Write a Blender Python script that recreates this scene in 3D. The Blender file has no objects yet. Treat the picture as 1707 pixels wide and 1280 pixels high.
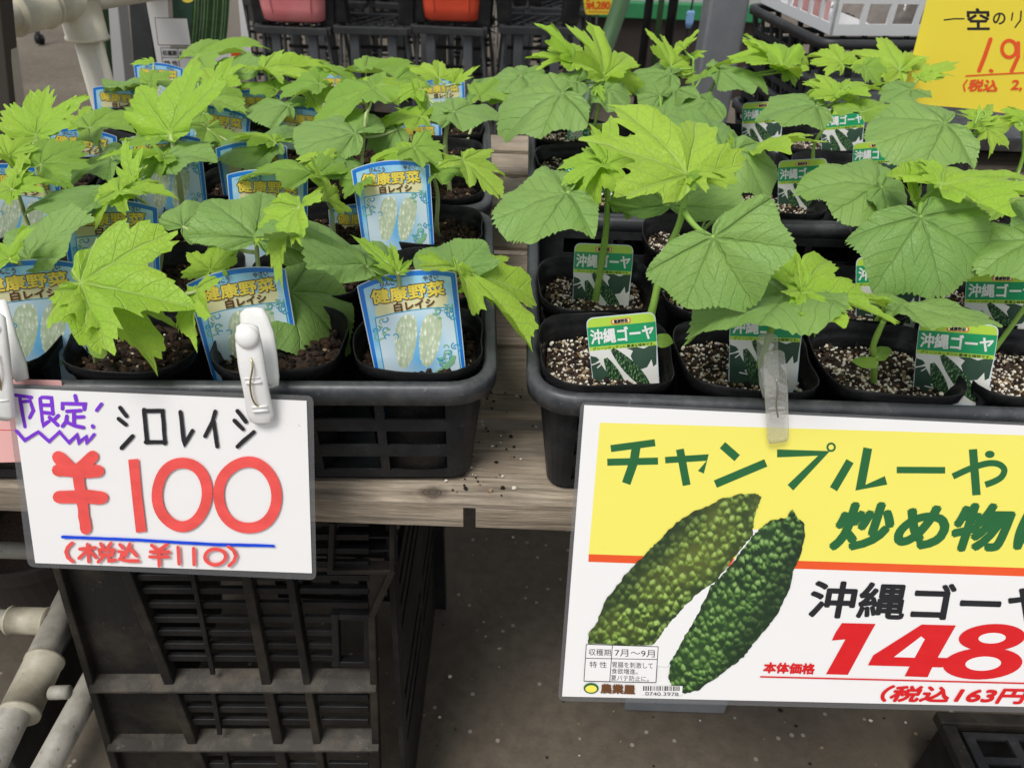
import bpy, math, random
from mathutils import Vector, Matrix, noise
SC = bpy.context.scene
COL = SC.collection
R = math.radians
# ------------------------------------------------------------ camera, sky, sun, exposure
F, CX, CY = 1280.0, 853.5, 640.0            # focal length and centre in photo pixels
PITCH, ROLL = R(35.4), R(2.0)
CAMZ = 0.985
ZS = 0.582   # top of the wooden shelf
camd = bpy.data.cameras.new('camera')
cam = bpy.data.objects.new('camera', camd); COL.objects.link(cam)
CM = Matrix.Rotation(R(90) - PITCH, 4, 'X') @ Matrix.Rotation(ROLL, 4, 'Z')
cam.matrix_world = Matrix.Translation((0, 0, CAMZ)) @ CM
camd.sensor_width = 36; camd.lens = F / 1707 * 36
camd.clip_start = 0.01; camd.clip_end = 200
camd.dof.use_dof = True; camd.dof.focus_distance = 0.58; camd.dof.aperture_fstop = 13
SC.camera = cam
w = bpy.data.worlds.new('World'); SC.world = w; w.use_nodes = True
nt = w.node_tree
sky = nt.nodes.new('ShaderNodeTexSky'); sky.sky_type = 'NISHITA'; sky.sun_disc = False
SUN_EL, SUN_AZ = R(62), R(215)
sky.sun_elevation = SUN_EL; sky.sun_rotation = SUN_AZ
bg = nt.nodes['Background']; bg.inputs[1].default_value = 0.085
# overcast: the sky's blue is mixed towards its grey
hs = nt.nodes.new('ShaderNodeHueSaturation'); hs.inputs['Saturation'].default_value = 0.22
nt.links.new(sky.outputs[0], hs.inputs['Color']); nt.links.new(hs.outputs[0], bg.inputs[0])
sl = bpy.data.lights.new('sun', 'SUN'); sl.energy = 1.5; sl.angle = R(26); sl.color = (1, .97, .92)
so = bpy.data.objects.new('sun', sl); COL.objects.link(so)
sd = Vector((math.sin(SUN_AZ) * math.cos(SUN_EL), math.cos(SUN_AZ) * math.cos(SUN_EL), math.sin(SUN_EL)))
so.rotation_euler = sd.to_track_quat('Z', 'Y').to_euler()
SC.view_settings.view_transform = 'Standard'; SC.view_settings.look = 'None'
SC.view_settings.exposure = 0.82; SC.view_settings.gamma = 1
SC.render.engine = 'CYCLES'

# ------------------------------------------------------------ photo geometry helpers
CR = CM.to_3x3(); CP = Vector((0, 0, CAMZ))
def ray(px, py): return CR @ Vector(((px - CX) / F, -(py - CY) / F, -1))
def at_d(px, py, d): return CP + ray(px, py) * d
def at_z(px, py, z):
    r = ray(px, py); return CP + r * ((z - CAMZ) / r.z)
def at_y(px, py, y):
    r = ray(px, py); return CP + r * (y / r.y)
def depth(p): return -(CR.transposed() @ (p - CP)).z
class Plane:
    def __init__(s, a, b, c):
        s.o = a; s.n = (b - a).cross(c - a).normalized()
        if s.n.dot(CP - a) < 0: s.n = -s.n
    def lift(s, px, py, off):
        r = ray(px, py); t = (s.o + s.n * off - CP).dot(s.n) / r.dot(s.n)
        return CP + r * t
    def at(s, px, py, off=0.0):
        r = ray(px, py); t = (s.o - CP).dot(s.n) / r.dot(s.n)
        return CP + r * t + s.n * off

# ------------------------------------------------------------ mesh helpers
class MB:
    def __init__(s): s.v = []; s.f = []; s.m = []; s.uv = {}
    def add(s, vs, fs, mi=0, uvs=None):
        o = len(s.v); s.v += [tuple(p) for p in vs]
        for f in fs: s.f.append(tuple(i + o for i in f)); s.m.append(mi)
        if uvs:
            for i, q in enumerate(uvs): s.uv[o + i] = q
    def hexa(s, p, mi=0):   # p: 8 points, bottom ring then top ring
        s.add(p, [(3, 2, 1, 0), (4, 5, 6, 7), (0, 1, 5, 4), (1, 2, 6, 5), (2, 3, 7, 6), (3, 0, 4, 7)], mi)
    def box(s, x0, x1, y0, y1, z0, z1, mi=0):
        s.hexa([(x0, y0, z0), (x1, y0, z0), (x1, y1, z0), (x0, y1, z0), (x0, y0, z1), (x1, y0, z1), (x1, y1, z1), (x0, y1, z1)], mi)
    def bar(s, a, b, w, t, mi=0, up=(0, 0, 1)):
        a = Vector(a); b = Vector(b); d = (b - a).normalized(); u = Vector(up)
        x = d.cross(u)
        if x.length < 1e-4: x = d.cross(Vector((1, 0, 0)))
        x.normalize(); y = x.cross(d).normalized()
        x = x * w / 2; y = y * t / 2
        s.hexa([a - x - y, a + x - y, a + x + y, a - x + y, b - x - y, b + x - y, b + x + y, b - x + y], mi)
    def tube(s, pts, rad, n=8, mi=0, caps=True):
        pts = [Vector(p) for p in pts]; k = len(pts)
        if not isinstance(rad, (list, tuple)): rad = [rad] * k
        vs = []; fs = []; ref = Vector((0.13, 0.37, 0.92))
        for i, p in enumerate(pts):
            d = (pts[min(i + 1, k - 1)] - pts[max(i - 1, 0)]).normalized()
            x = d.cross(ref)
            if x.length < .05: x = d.cross(Vector((1, 0, 0)))
            x.normalize(); y = d.cross(x)
            for j in range(n):
                a = 2 * math.pi * j / n; vs.append(p + (x * math.cos(a) + y * math.sin(a)) * rad[i])
        for i in range(k - 1):
            for j in range(n):
                a = i * n + j; b = i * n + (j + 1) % n; fs.append((a, b, b + n, a + n))
        if caps: fs.append(tuple(range(n))[::-1]); fs.append(tuple(range((k - 1) * n, k * n)))
        s.add(vs, fs, mi)
    def loft(s, rings, mi=0, cap0=False, cap1=False):
        n = len(rings[0]); vs = [p for r in rings for p in r]; fs = []
        for i in range(len(rings) - 1):
            for j in range(n):
                a = i * n + j; b = i * n + (j + 1) % n; fs.append((a, b, b + n, a + n))
        if cap0: fs.append(tuple(range(n))[::-1])
        if cap1: fs.append(tuple(range((len(rings) - 1) * n, len(rings) * n)))
        s.add(vs, fs, mi)
    def panel(s, us, vs_, filled, fn, th, mi=0, loop=False):
        """sheet of thickness th with openings; fn(u, v, depth) maps it into space"""
        nu, nv = len(us), len(vs_); cu = nu if loop else nu - 1
        o = len(s.v)
        for dd in (0, th):
            for v in vs_:
                for u in us: s.v.append(tuple(fn(u, v, dd)))
        def idx(i, j, k): return o + k * nu * nv + j * nu + (i % nu)
        for j in range(nv - 1):
            for i in range(cu):
                if not filled(i, j): continue
                q = lambda k: (idx(i, j, k), idx(i + 1, j, k), idx(i + 1, j + 1, k), idx(i, j + 1, k))
                s.f.append(q(0)); s.m.append(mi); s.f.append(q(1)[::-1]); s.m.append(mi)
                for (di, dj, e) in ((-1, 0, (0, 3)), (1, 0, (1, 2)), (0, -1, (0, 1)), (0, 1, (3, 2))):
                    ii, jj = i + di, j + dj
                    if loop: ii %= nu
                    if 0 <= ii < cu and 0 <= jj < nv - 1 and filled(ii, jj): continue
                    A, B = q(0), q(1)
                    s.f.append((A[e[0]], A[e[1]], B[e[1]], B[e[0]])); s.m.append(mi)
    def mesh(s, name, mats, smooth=False):
        me = bpy.data.meshes.new(name); me.from_pydata(s.v, [], s.f)
        for m in (mats if isinstance(mats, (list, tuple)) else [mats]): me.materials.append(m)
        me.polygons.foreach_set('material_index', s.m)
        if s.uv:
            l = me.uv_layers.new(name='UVMap')
            for lp in me.loops:
                l.data[lp.index].uv = s.uv.get(lp.vertex_index, (0, 0))
        me.update()
        if smooth:
            me.polygons.foreach_set('use_smooth', [True] * len(me.polygons))
        return me
    def build(s, name, mats, parent=None, smooth=False, bevel=0, recalc=True):
        me = s.mesh(name, mats, smooth)
        if recalc:
            import bmesh
            bm = bmesh.new(); bm.from_mesh(me); bmesh.ops.recalc_face_normals(bm, faces=bm.faces); bm.to_mesh(me); bm.free()
        return link(name, me, parent, bevel)
def link(name, me, parent=None, bevel=0):
    o = bpy.data.objects.new(name, me); COL.objects.link(o)
    if parent: o.parent = parent
    if bevel:
        b = o.modifiers.new('bevel', 'BEVEL'); b.width = bevel; b.segments = 2; b.limit_method = 'ANGLE'; b.angle_limit = R(45)
    return o
def empty(name, loc=(0, 0, 0), rz=0):
    o = bpy.data.objects.new(name, None); COL.objects.link(o); o.location = loc; o.rotation_euler.z = rz
    o.empty_display_size = .02
    return o
def tag(o, label, cat, group=None, kind=None):
    if label: o['label'] = label; o['category'] = cat
    if group: o['group'] = group
    if kind: o['kind'] = kind
    return o
def copy_tree(o, parent=None):
    c = o.copy(); COL.objects.link(c); c.parent = parent
    for ch in list(o.children): copy_tree(ch, c)
    return c

# ------------------------------------------------------------ materials
def new_mat(name):
    m = bpy.data.materials.new(name); m.use_nodes = True
    return m, m.node_tree, m.node_tree.nodes['Principled BSDF']
def N(nt, t, **k):
    n = nt.nodes.new(t)
    for a, b in k.items(): setattr(n, a, b)
    return n
def L(nt, a, b): nt.links.new(a, b)
def M_(nt, op, a, b=None, c=None):
    n = nt.nodes.new('ShaderNodeMath'); n.operation = op
    for i, x in enumerate((a, b, c)):
        if x is None: continue
        if isinstance(x, (int, float)): n.inputs[i].default_value = x
        else: nt.links.new(x, n.inputs[i])
    return n.outputs[0]
def MIX(nt, fac, a, b, mode='MIX'):
    n = nt.nodes.new('ShaderNodeMix'); n.data_type = 'RGBA'; n.blend_type = mode
    for i, x in ((0, fac), (6, a), (7, b)):
        if isinstance(x, (int, float)): n.inputs[i].default_value = x
        elif isinstance(x, tuple): n.inputs[i].default_value = (*x, 1)
        else: nt.links.new(x, n.inputs[i])
    return n.outputs[2]
def RAMP(nt, fac, stops, interp='LINEAR'):
    n = nt.nodes.new('ShaderNodeValToRGB'); n.color_ramp.interpolation = interp
    e = n.color_ramp.elements
    while len(e) < len(stops): e.new(.5)
    for i, (p, c) in enumerate(stops): e[i].position = p; e[i].color = (*c, 1)
    nt.links.new(fac, n.inputs[0]); return n.outputs[0]
def BUMP(nt, p, h, s=.3, d=.002):
    n = nt.nodes.new('ShaderNodeBump'); n.inputs['Strength'].default_value = s; n.inputs['Distance'].default_value = d
    nt.links.new(h, n.inputs['Height']); nt.links.new(n.outputs[0], p.inputs['Normal'])
def NOISE(nt, scale, vec=None, detail=4, rough=.55):
    n = nt.nodes.new('ShaderNodeTexNoise'); n.inputs['Scale'].default_value = scale
    n.inputs['Detail'].default_value = detail; n.inputs['Roughness'].default_value = rough
    if vec is not None: nt.links.new(vec, n.inputs['Vector'])
    return n.outputs['Fac']
def OBJC(nt): return nt.nodes.new('ShaderNodeTexCoord').outputs['Object']
def UVC(nt): return nt.nodes.new('ShaderNodeTexCoord').outputs['UV']
def SCALE(nt, vec, sc, rot=(0, 0, 0), loc=(0, 0, 0)):
    n = nt.nodes.new('ShaderNodeMapping'); n.inputs['Scale'].default_value = sc; n.inputs['Rotation'].default_value = rot
    n.inputs['Location'].default_value = loc
    nt.links.new(vec, n.inputs['Vector']); return n.outputs[0]
def flat(name, col, rough=.5, spec=.5, coat=0):
    m, t, p = new_mat(name); p.inputs['Base Color'].default_value = (*col, 1); p.inputs['Roughness'].default_value = rough
    p.inputs['Specular IOR Level'].default_value = spec; p.inputs['Coat Weight'].default_value = coat
    return m
def plastic(name, c0, c1, rough=.4, scale=30, dust=None, dscale=9, damt=.5, bump=.15):
    m, t, p = new_mat(name); oc = OBJC(t)
    n = NOISE(t, scale, oc, 5)
    col = MIX(t, n, c0, c1)
    if dust:
        d = RAMP(t, NOISE(t, dscale, oc, 8, .7), [(.46, (0, 0, 0)), (.72, (damt, damt, damt))])
        sp = RAMP(t, NOISE(t, 210, oc, 2, .5), [(.68, (0, 0, 0)), (.74, (damt, damt, damt))])
        d2 = MIX(t, 1.0, d, sp, 'ADD')
        col = MIX(t, d2, col, dust)
    L(t, col, p.inputs['Base Color'])
    if max(c1) < .03: p.inputs['Specular IOR Level'].default_value = .22
    r = M_(t, 'MULTIPLY_ADD', NOISE(t, scale * 2, oc), .3, rough - .15); L(t, r, p.inputs['Roughness'])
    BUMP(t, p, NOISE(t, 160, oc, 3), bump, .001)
    return m
M = {}
M['black'] = plastic('black_plastic', (.006, .006, .0065), (.013, .013, .014), .42, 25, (.09, .085, .08), 14, .2)
M['tray'] = plastic('tray_plastic', (.010, .0105, .012), (.02, .021, .023), .4, 40, (.15, .15, .15), 22, .16)
M['rim'] = plastic('tray_rim_plastic', (.03, .033, .037), (.055, .058, .063), .42, 50, (.24, .24, .25), 35, .3)
M['dusty'] = plastic('dusty_black_plastic', (.009, .0085, .008), (.017, .016, .015), .5, 12, (.12, .095, .065), 9, .4)
M['ledge'] = plastic('dirty_ledge_plastic', (.012, .011, .0095), (.055, .046, .035), .75, 22, (.17, .14, .10), 34, .5)
M['pot'] = plastic('pot_film', (.005, .005, .0055), (.011, .011, .012), .3, 60, (.10, .10, .095), 50, .12)
M['pipe'] = plastic('cream_pipe', (.5, .47, .38), (.64, .61, .51), .35, 12, (.25, .22, .17), 10, .25)
M['oldpipe'] = plastic('dirty_pipe', (.25, .235, .20), (.40, .375, .32), .55, 22, (.10, .088, .07), 28, .7)
M['fitting2'] = plastic('old_pipe_fitting', (.34, .31, .23), (.46, .42, .32), .5, 20, (.13, .11, .08), 24, .6)
M['fitting'] = plastic('pipe_fitting', (.52, .48, .36), (.66, .62, .48), .4, 20, (.25, .22, .16), 20, .35)
M['whitepl'] = plastic('white_plastic', (.72, .71, .69), (.82, .81, .79), .3, 20)
M['basket'] = plastic('white_basket', (.62, .64, .66), (.72, .73, .74), .45, 20, (.4, .4, .4), 20, .2)
M['greypost'] = plastic('grey_post', (.13, .14, .155), (.19, .20, .21), .5, 15, (.28, .28, .28), 8, .4)
M['greenpole'] = plastic('green_pole', (.03, .075, .025), (.045, .10, .035), .5, 15)
M['greenplastic'] = plastic('green_plastic', (.02, .17, .06), (.03, .24, .09), .5, 15)
M['pinkbin'] = plastic('pink_bucket', (.58, .15, .16), (.66, .20, .21), .5, 9, (.6, .4, .38), 8, .25)
M['redbin'] = plastic('red_bucket', (.55, .05, .022), (.66, .085, .035), .4, 9)
M['stool'] = plastic('stool_plastic', (.012, .0125, .0135), (.028, .03, .033), .5, 14, (.10, .10, .10), 9, .3)
M['stoolleg'] = plastic('stool_leg_plastic', (.035, .038, .043), (.06, .064, .07), .5, 14, (.14, .14, .14), 9, .3)
M['greypanel'] = plastic('grey_panel', (.34, .335, .33), (.44, .43, .42), .6, 8)
M['darkboard'] = plastic('dark_board', (.02, .016, .012), (.05, .04, .03), .7, 8)
M['tanboard'] = plastic('board_edge', (.33, .29, .25), (.45, .41, .36), .6, 18)
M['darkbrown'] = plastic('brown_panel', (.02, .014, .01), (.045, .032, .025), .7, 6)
M['spring'] = flat('spring_wire', (.55, .45, .25), .3); M['spring'].node_tree.nodes['Principled BSDF'].inputs['Metallic'].default_value = 1
M['steel'] = flat('steel', (.5, .5, .5), .35); M['steel'].node_tree.nodes['Principled BSDF'].inputs['Metallic'].default_value = 1
def clear_plastic(name, tint, mixf, edge=0.0):
    m, t, p = new_mat(name)
    p.inputs['Base Color'].default_value = (*tint, 1); p.inputs['Roughness'].default_value = .16
    tr = N(t, 'ShaderNodeBsdfTransparent'); tr.inputs[0].default_value = (.93, .93, .92, 1)
    mx = N(t, 'ShaderNodeMixShader'); mx.inputs[0].default_value = mixf
    if edge:
        fr_n = N(t, 'ShaderNodeLayerWeight'); fr_n.inputs[0].default_value = .45
        gr = N(t, 'ShaderNodeTexBrick'); gr.offset = 0; gr.inputs['Scale'].default_value = 300; gr.inputs['Color1'].default_value = (0, 0, 0, 1); gr.inputs['Color2'].default_value = (0, 0, 0, 1); gr.inputs['Mortar'].default_value = (1, 1, 1, 1)
        L(t, OBJC(t), gr.inputs['Vector'])
        f = M_(t, 'MINIMUM', M_(t, 'ADD', M_(t, 'MULTIPLY_ADD', M_(t, 'POWER', fr_n.outputs['Facing'], 2), edge, mixf), M_(t, 'MULTIPLY', gr.outputs['Color'], .12)), .9); L(t, f, mx.inputs[0])
    L(t, tr.outputs[0], mx.inputs[1]); L(t, p.outputs[0], mx.inputs[2]); L(t, mx.outputs[0], t.nodes['Material Output'].inputs[0])
    return m
M['film'] = clear_plastic('laminate_film', (.24, .24, .25), .24)
M['clear'] = clear_plastic('clear_peg_plastic', (.78, .77, .72), .16, .6)
def paper(name, col, rough=.32):
    m, t, p = new_mat(name); oc = OBJC(t)
    sp = RAMP(t, NOISE(t, 260, oc, 2), [(.76, (0, 0, 0)), (.80, (.5, .5, .5))])
    c = MIX(t, M_(t, 'MULTIPLY', NOISE(t, 14, oc), .10), col, tuple(x * .7 for x in col))
    L(t, MIX(t, sp, c, tuple(x * .55 for x in col)), p.inputs['Base Color'])
    p.inputs['Roughness'].default_value = rough
    p.inputs['Specular IOR Level'].default_value = .4
    BUMP(t, p, NOISE(t, 22, oc, 2), .12, .003)
    return m
M['paper'] = paper('white_paper', (.80, .785, .775))
M['yellow'] = paper('yellow_print', (.83, .75, .13))
M['yellowpaper'] = paper('yellow_paper', (.82, .66, .05), .5)
M['pinkpaper'] = paper('pink_paper', (.78, .42, .40), .5)
def ink(name, col, var=.25, rough=.4):
    m, t, p = new_mat(name); oc = OBJC(t)
    c = MIX(t, NOISE(t, 1, SCALE(t, oc, (60, 200, 90)), 4), tuple(x * (1 - var) for x in col), tuple(min(1, x * (1 + var) + .01) for x in col))
    L(t, c, p.inputs['Base Color']); p.inputs['Roughness'].default_value = rough; p.inputs['Specular IOR Level'].default_value = .2
    return m
M['i_red'] = ink('red_marker', (.76, .085, .075), .22)
M['i_purple'] = ink('purple_marker', (.19, .035, .58), .25)
M['i_black'] = ink('black_marker', (.015, .015, .018))
M['i_blue'] = ink('blue_marker', (.005, .06, .62))
M['i_green'] = ink('green_print', (.018, .12, .035), .1)
M['i_orange'] = ink('orange_red_print', (.75, .09, .02), .08)
M['i_crimson'] = ink('crimson_print', (.62, .012, .015), .08)
M['i_white'] = flat('white_print', (.82, .82, .80))
M['i_brown'] = flat('brown_print', (.13, .05, .015))
M['i_gold'] = flat('gold_print', (.92, .74, .10))
M['i_cream'] = flat('cream_print', (.82, .78, .45))
M['t_blue'] = flat('tag_blue_border', (.012, .20, .70), .35)
M['t_sky'] = None
M['t_edge'] = flat('tag_plastic', (.62, .72, .80), .4)
M['t_vine'] = flat('tag_vine_print', (.05, .36, .60), .35)
M['t_vine2'] = flat('tag_vine_green', (.24, .52, .30), .35)
M['g_lime'] = flat('tag_lime', (.45, .68, .07), .35)
M['g_green'] = flat('tag_green', (.012, .32, .12), .35)
M['g_dark'] = ink('tag_leaf_photo', (.035, .075, .05), .35, .35)
M['g_white'] = flat('tag_photo_white', (.74, .74, .70), .35)
def sky_print():   # printed cloudy sky of the blue label
    m, t, p = new_mat('tag_sky_print'); uv = UVC(t)
    n = NOISE(t, 3.2, uv, 4)
    L(t, RAMP(t, n, [(.42, (.26, .62, .90)), (.7, (.58, .82, .92))]), p.inputs['Base Color']); p.inputs['Roughness'].default_value = .35
    return m
M['t_sky'] = sky_print()
def panel_print():  # printed white-to-blue picture field behind the gourds
    m, t, p = new_mat('tag_picture_print'); uv = UVC(t)
    g = N(t, 'ShaderNodeTexGradient', gradient_type='SPHERICAL')
    L(t, SCALE(t, uv, (2.3, 1.5, 1), loc=(-.10, -.36, 0)), g.inputs[0])
    L(t, RAMP(t, g.outputs[1], [(.0, (.72, .83, .88)), (.35, (.60, .78, .89)), (.8, (.18, .52, .86))]), p.inputs['Base Color']); p.inputs['Roughness'].default_value = .35
    return m
M['t_pic'] = panel_print()
def warty(name, dark, mid, lite, sc, stretch=(1, 1, 1), rot=0, tipcol=None, axis=None):
    m, t, p = new_mat(name); uv = UVC(t)
    mp = SCALE(t, uv, tuple(sc * x for x in stretch), (0, 0, rot))
    dn = N(t, 'ShaderNodeTexNoise'); dn.inputs['Scale'].default_value = 1.3; L(t, mp, dn.inputs['Vector'])
    mp2 = N(t, 'ShaderNodeVectorMath', operation='MULTIPLY_ADD'); L(t, dn.outputs['Color'], mp2.inputs[0]); mp2.inputs[1].default_value = (.7, .7, 0); L(t, mp, mp2.inputs[2])
    v = N(t, 'ShaderNodeTexVoronoi', feature='F1'); v.inputs['Scale'].default_value = 1; L(t, mp2.outputs[0], v.inputs['Vector'])
    v2 = N(t, 'ShaderNodeTexVoronoi', feature='F1'); v2.inputs['Scale'].default_value = 1
    of = N(t, 'ShaderNodeVectorMath', operation='ADD'); of.inputs[1].default_value = (.20, -.24, 0); L(t, mp2.outputs[0], of.inputs[0]); L(t, of.outputs[0], v2.inputs['Vector'])
    em = M_(t, 'MULTIPLY_ADD', M_(t, 'SUBTRACT', v2.outputs['Distance'], v.outputs['Distance']), 1.5, .5)
    c = RAMP(t, em, [(.22, dark), (.5, mid), (.74, lite), (.92, tuple(min(1, x * 1.45 + .06) for x in lite))])
    c = MIX(t, RAMP(t, v.outputs['Distance'], [(.42, (0, 0, 0)), (.72, (.85, .85, .85))]), c, dark)
    big = NOISE(t, .8, SCALE(t, uv, (1, 1, 1)), 2)
    c = MIX(t, RAMP(t, big, [(.4, (0, 0, 0)), (.7, (.6, .6, .6))]), c, MIX(t, .5, c, tipcol or mid))
    if axis:   # the printed fruit is round: its picture darkens towards both outlines
        (x0, y0), (x1, y1), hw = axis; ln = math.hypot(x1 - x0, y1 - y0); nx, ny = -(y1 - y0) / ln, (x1 - x0) / ln
        dp = N(t, 'ShaderNodeVectorMath', operation='DOT_PRODUCT'); L(t, uv, dp.inputs[0]); dp.inputs[1].default_value = (nx, ny, 0)
        lat = M_(t, 'SUBTRACT', dp.outputs['Value'], nx * x0 + ny * y0)
        lat = M_(t, 'DIVIDE', M_(t, 'ABSOLUTE', M_(t, 'ADD', lat, -.08 * hw)), hw)
        c = MIX(t, RAMP(t, lat, [(.45, (0, 0, 0)), (.98, (.8, .8, .8))]), c, dark)
    L(t, c, p.inputs['Base Color']); p.inputs['Roughness'].default_value = .4
    return m
M['gourd_a'] = warty('gourd_photo_print', (.012, .03, .008), (.075, .15, .02), (.20, .31, .055), 10.5, (1, .72, 1), .72, (.24, .26, .04), ((12.64, 8.25), (10.33, 10.73), .56))
M['gourd_b'] = warty('gourd_photo_print_dark', (.006, .022, .007), (.04, .105, .02), (.13, .24, .05), 11, (1, .75, 1), .55, (.06, .16, .03), ((13.2, 8.47), (11.31, 11.52), .50))
M['gourd_w'] = warty('white_gourd_print', (.50, .60, .41), (.63, .72, .52), (.67, .76, .57), 22, (1.5, .55, 1), .18, (.60, .68, .46))
M['gourd_g'] = warty('green_gourd_print', (.010, .035, .014), (.03, .09, .035), (.10, .20, .08), 24, (1.3, .8, 1), -.4, (.02, .06, .02))
M['cuke'] = warty('cucumber_print', (.012, .035, .012), (.035, .085, .03), (.12, .2, .09), 9, (1.6, .35, 1), .12, (.06, .13, .04))

def wood():
    m, t, p = new_mat('weathered_wood'); oc = OBJC(t)
    info = N(t, 'ShaderNodeObjectInfo')
    shift = N(t, 'ShaderNodeVectorMath', operation='MULTIPLY_ADD'); L(t, info.outputs['Random'], shift.inputs[0]); shift.inputs[1].default_value = (7, 3, 5); L(t, oc, shift.inputs[2])
    warp = N(t, 'ShaderNodeTexNoise'); warp.inputs['Scale'].default_value = 5; L(t, shift.outputs[0], warp.inputs['Vector'])
    wv = N(t, 'ShaderNodeVectorMath', operation='MULTIPLY_ADD'); L(t, warp.outputs['Color'], wv.inputs[0]); wv.inputs[1].default_value = (.0, .015, .015); L(t, shift.outputs[0], wv.inputs[2])
    g = NOISE(t, 1, SCALE(t, wv.outputs[0], (17, 210, 210)), 7, .7)
    g2 = NOISE(t, 1, SCALE(t, wv.outputs[0], (1.5, 45, 45)), 3)
    blot = NOISE(t, 9, shift.outputs[0], 5, .6)
    c = RAMP(t, g, [(.3, (.13, .105, .075)), (.5, (.34, .28, .21)), (.70, (.54, .455, .35))])
    c = MIX(t, RAMP(t, g2, [(.35, (0, 0, 0)), (.65, (.6, .6, .6))]), c, (.33, .26, .185))
    crk = NOISE(t, 1, SCALE(t, wv.outputs[0], (3, 120, 120), loc=(3, 1, 2)), 5, .6)
    c = MIX(t, RAMP(t, crk, [(.60, (0, 0, 0)), (.68, (.75, .75, .75))]), c, (.07, .055, .042))
    c = MIX(t, RAMP(t, blot, [(.50, (0, 0, 0)), (.75, (.6, .6, .6))]), c, (.15, .125, .10))
    kd = N(t, 'ShaderNodeVectorMath', operation='DISTANCE'); L(t, SCALE(t, oc, (1, 1.5, .4)), kd.inputs[0])
    kq = at_z(722, 818, ZS); kd.inputs[1].default_value = (kq.x, kq.y * 1.5, ZS * .4)
    kr = M_(t, 'MULTIPLY_ADD', NOISE(t, 90, oc, 3), .010, kd.outputs['Value'])
    c = MIX(t, RAMP(t, kr, [(.012, (.85, .85, .85)), (.0185, (0, 0, 0))]), c, MIX(t, RAMP(t, M_(t, 'SINE', M_(t, 'MULTIPLY', kr, 1900)), [(.3, (0, 0, 0)), (.7, (1, 1, 1))]), (.05, .035, .025), (.10, .075, .055)))
    L(t, c, p.inputs['Base Color']); p.inputs['Roughness'].default_value = .85
    BUMP(t, p, M_(t, 'SUBTRACT', g, crk), .9, .002)
    return m
M['wood'] = wood()
M['knot'] = ink('wood_knot', (.075, .055, .04), .5, .9)
def ground():
    m, t, p = new_mat('old_concrete'); oc = OBJC(t)
    n1 = NOISE(t, 2.2, oc, 8, .62); n2 = NOISE(t, 45, oc, 6, .7); n3 = NOISE(t, 230, oc, 2)
    c = RAMP(t, n1, [(.3, (.095, .077, .054)), (.55, (.145, .12, .088)), (.75, (.20, .17, .128))])
    c = MIX(t, RAMP(t, n2, [(.35, (.55, .55, .55)), (.6, (0, 0, 0))]), c, (.075, .062, .047))
    v = N(t, 'ShaderNodeTexVoronoi'); v.inputs['Scale'].default_value = 55; L(t, oc, v.inputs['Vector'])
    rnd = N(t, 'ShaderNodeSeparateColor'); L(t, v.outputs['Color'], rnd.inputs[0])
    dot = M_(t, 'MULTIPLY', M_(t, 'LESS_THAN', v.outputs['Distance'], .16), M_(t, 'GREATER_THAN', rnd.outputs[0], .72))
    c = MIX(t, M_(t, 'MULTIPLY', dot, .7), c, (.42, .38, .32))
    L(t, c, p.inputs['Base Color']); p.inputs['Roughness'].default_value = .9
    BUMP(t, p, n2, .5, .004)
    return m
M['ground'] = ground()
def soil_mat():
    m, t, p = new_mat('potting_soil'); oc = OBJC(t)
    L(t, RAMP(t, NOISE(t, 240, oc, 5, .7), [(.35, (.010, .006, .004)), (.6, (.055, .032, .02)), (.8, (.14, .09, .05))]), p.inputs['Base Color'])
    p.inputs['Roughness'].default_value = .9; BUMP(t, p, NOISE(t, 180, oc, 4), .8, .003)
    return m
M['soil'] = soil_mat()
M['g1'] = ink('perlite', (.74, .69, .58), .2, .8); M['g2'] = ink('pumice', (.33, .235, .14), .3, .8)
M['g3'] = ink('bark', (.042, .022, .012), .45, .85); M['g4'] = ink('peat', (.014, .009, .006), .4, .9)
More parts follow.
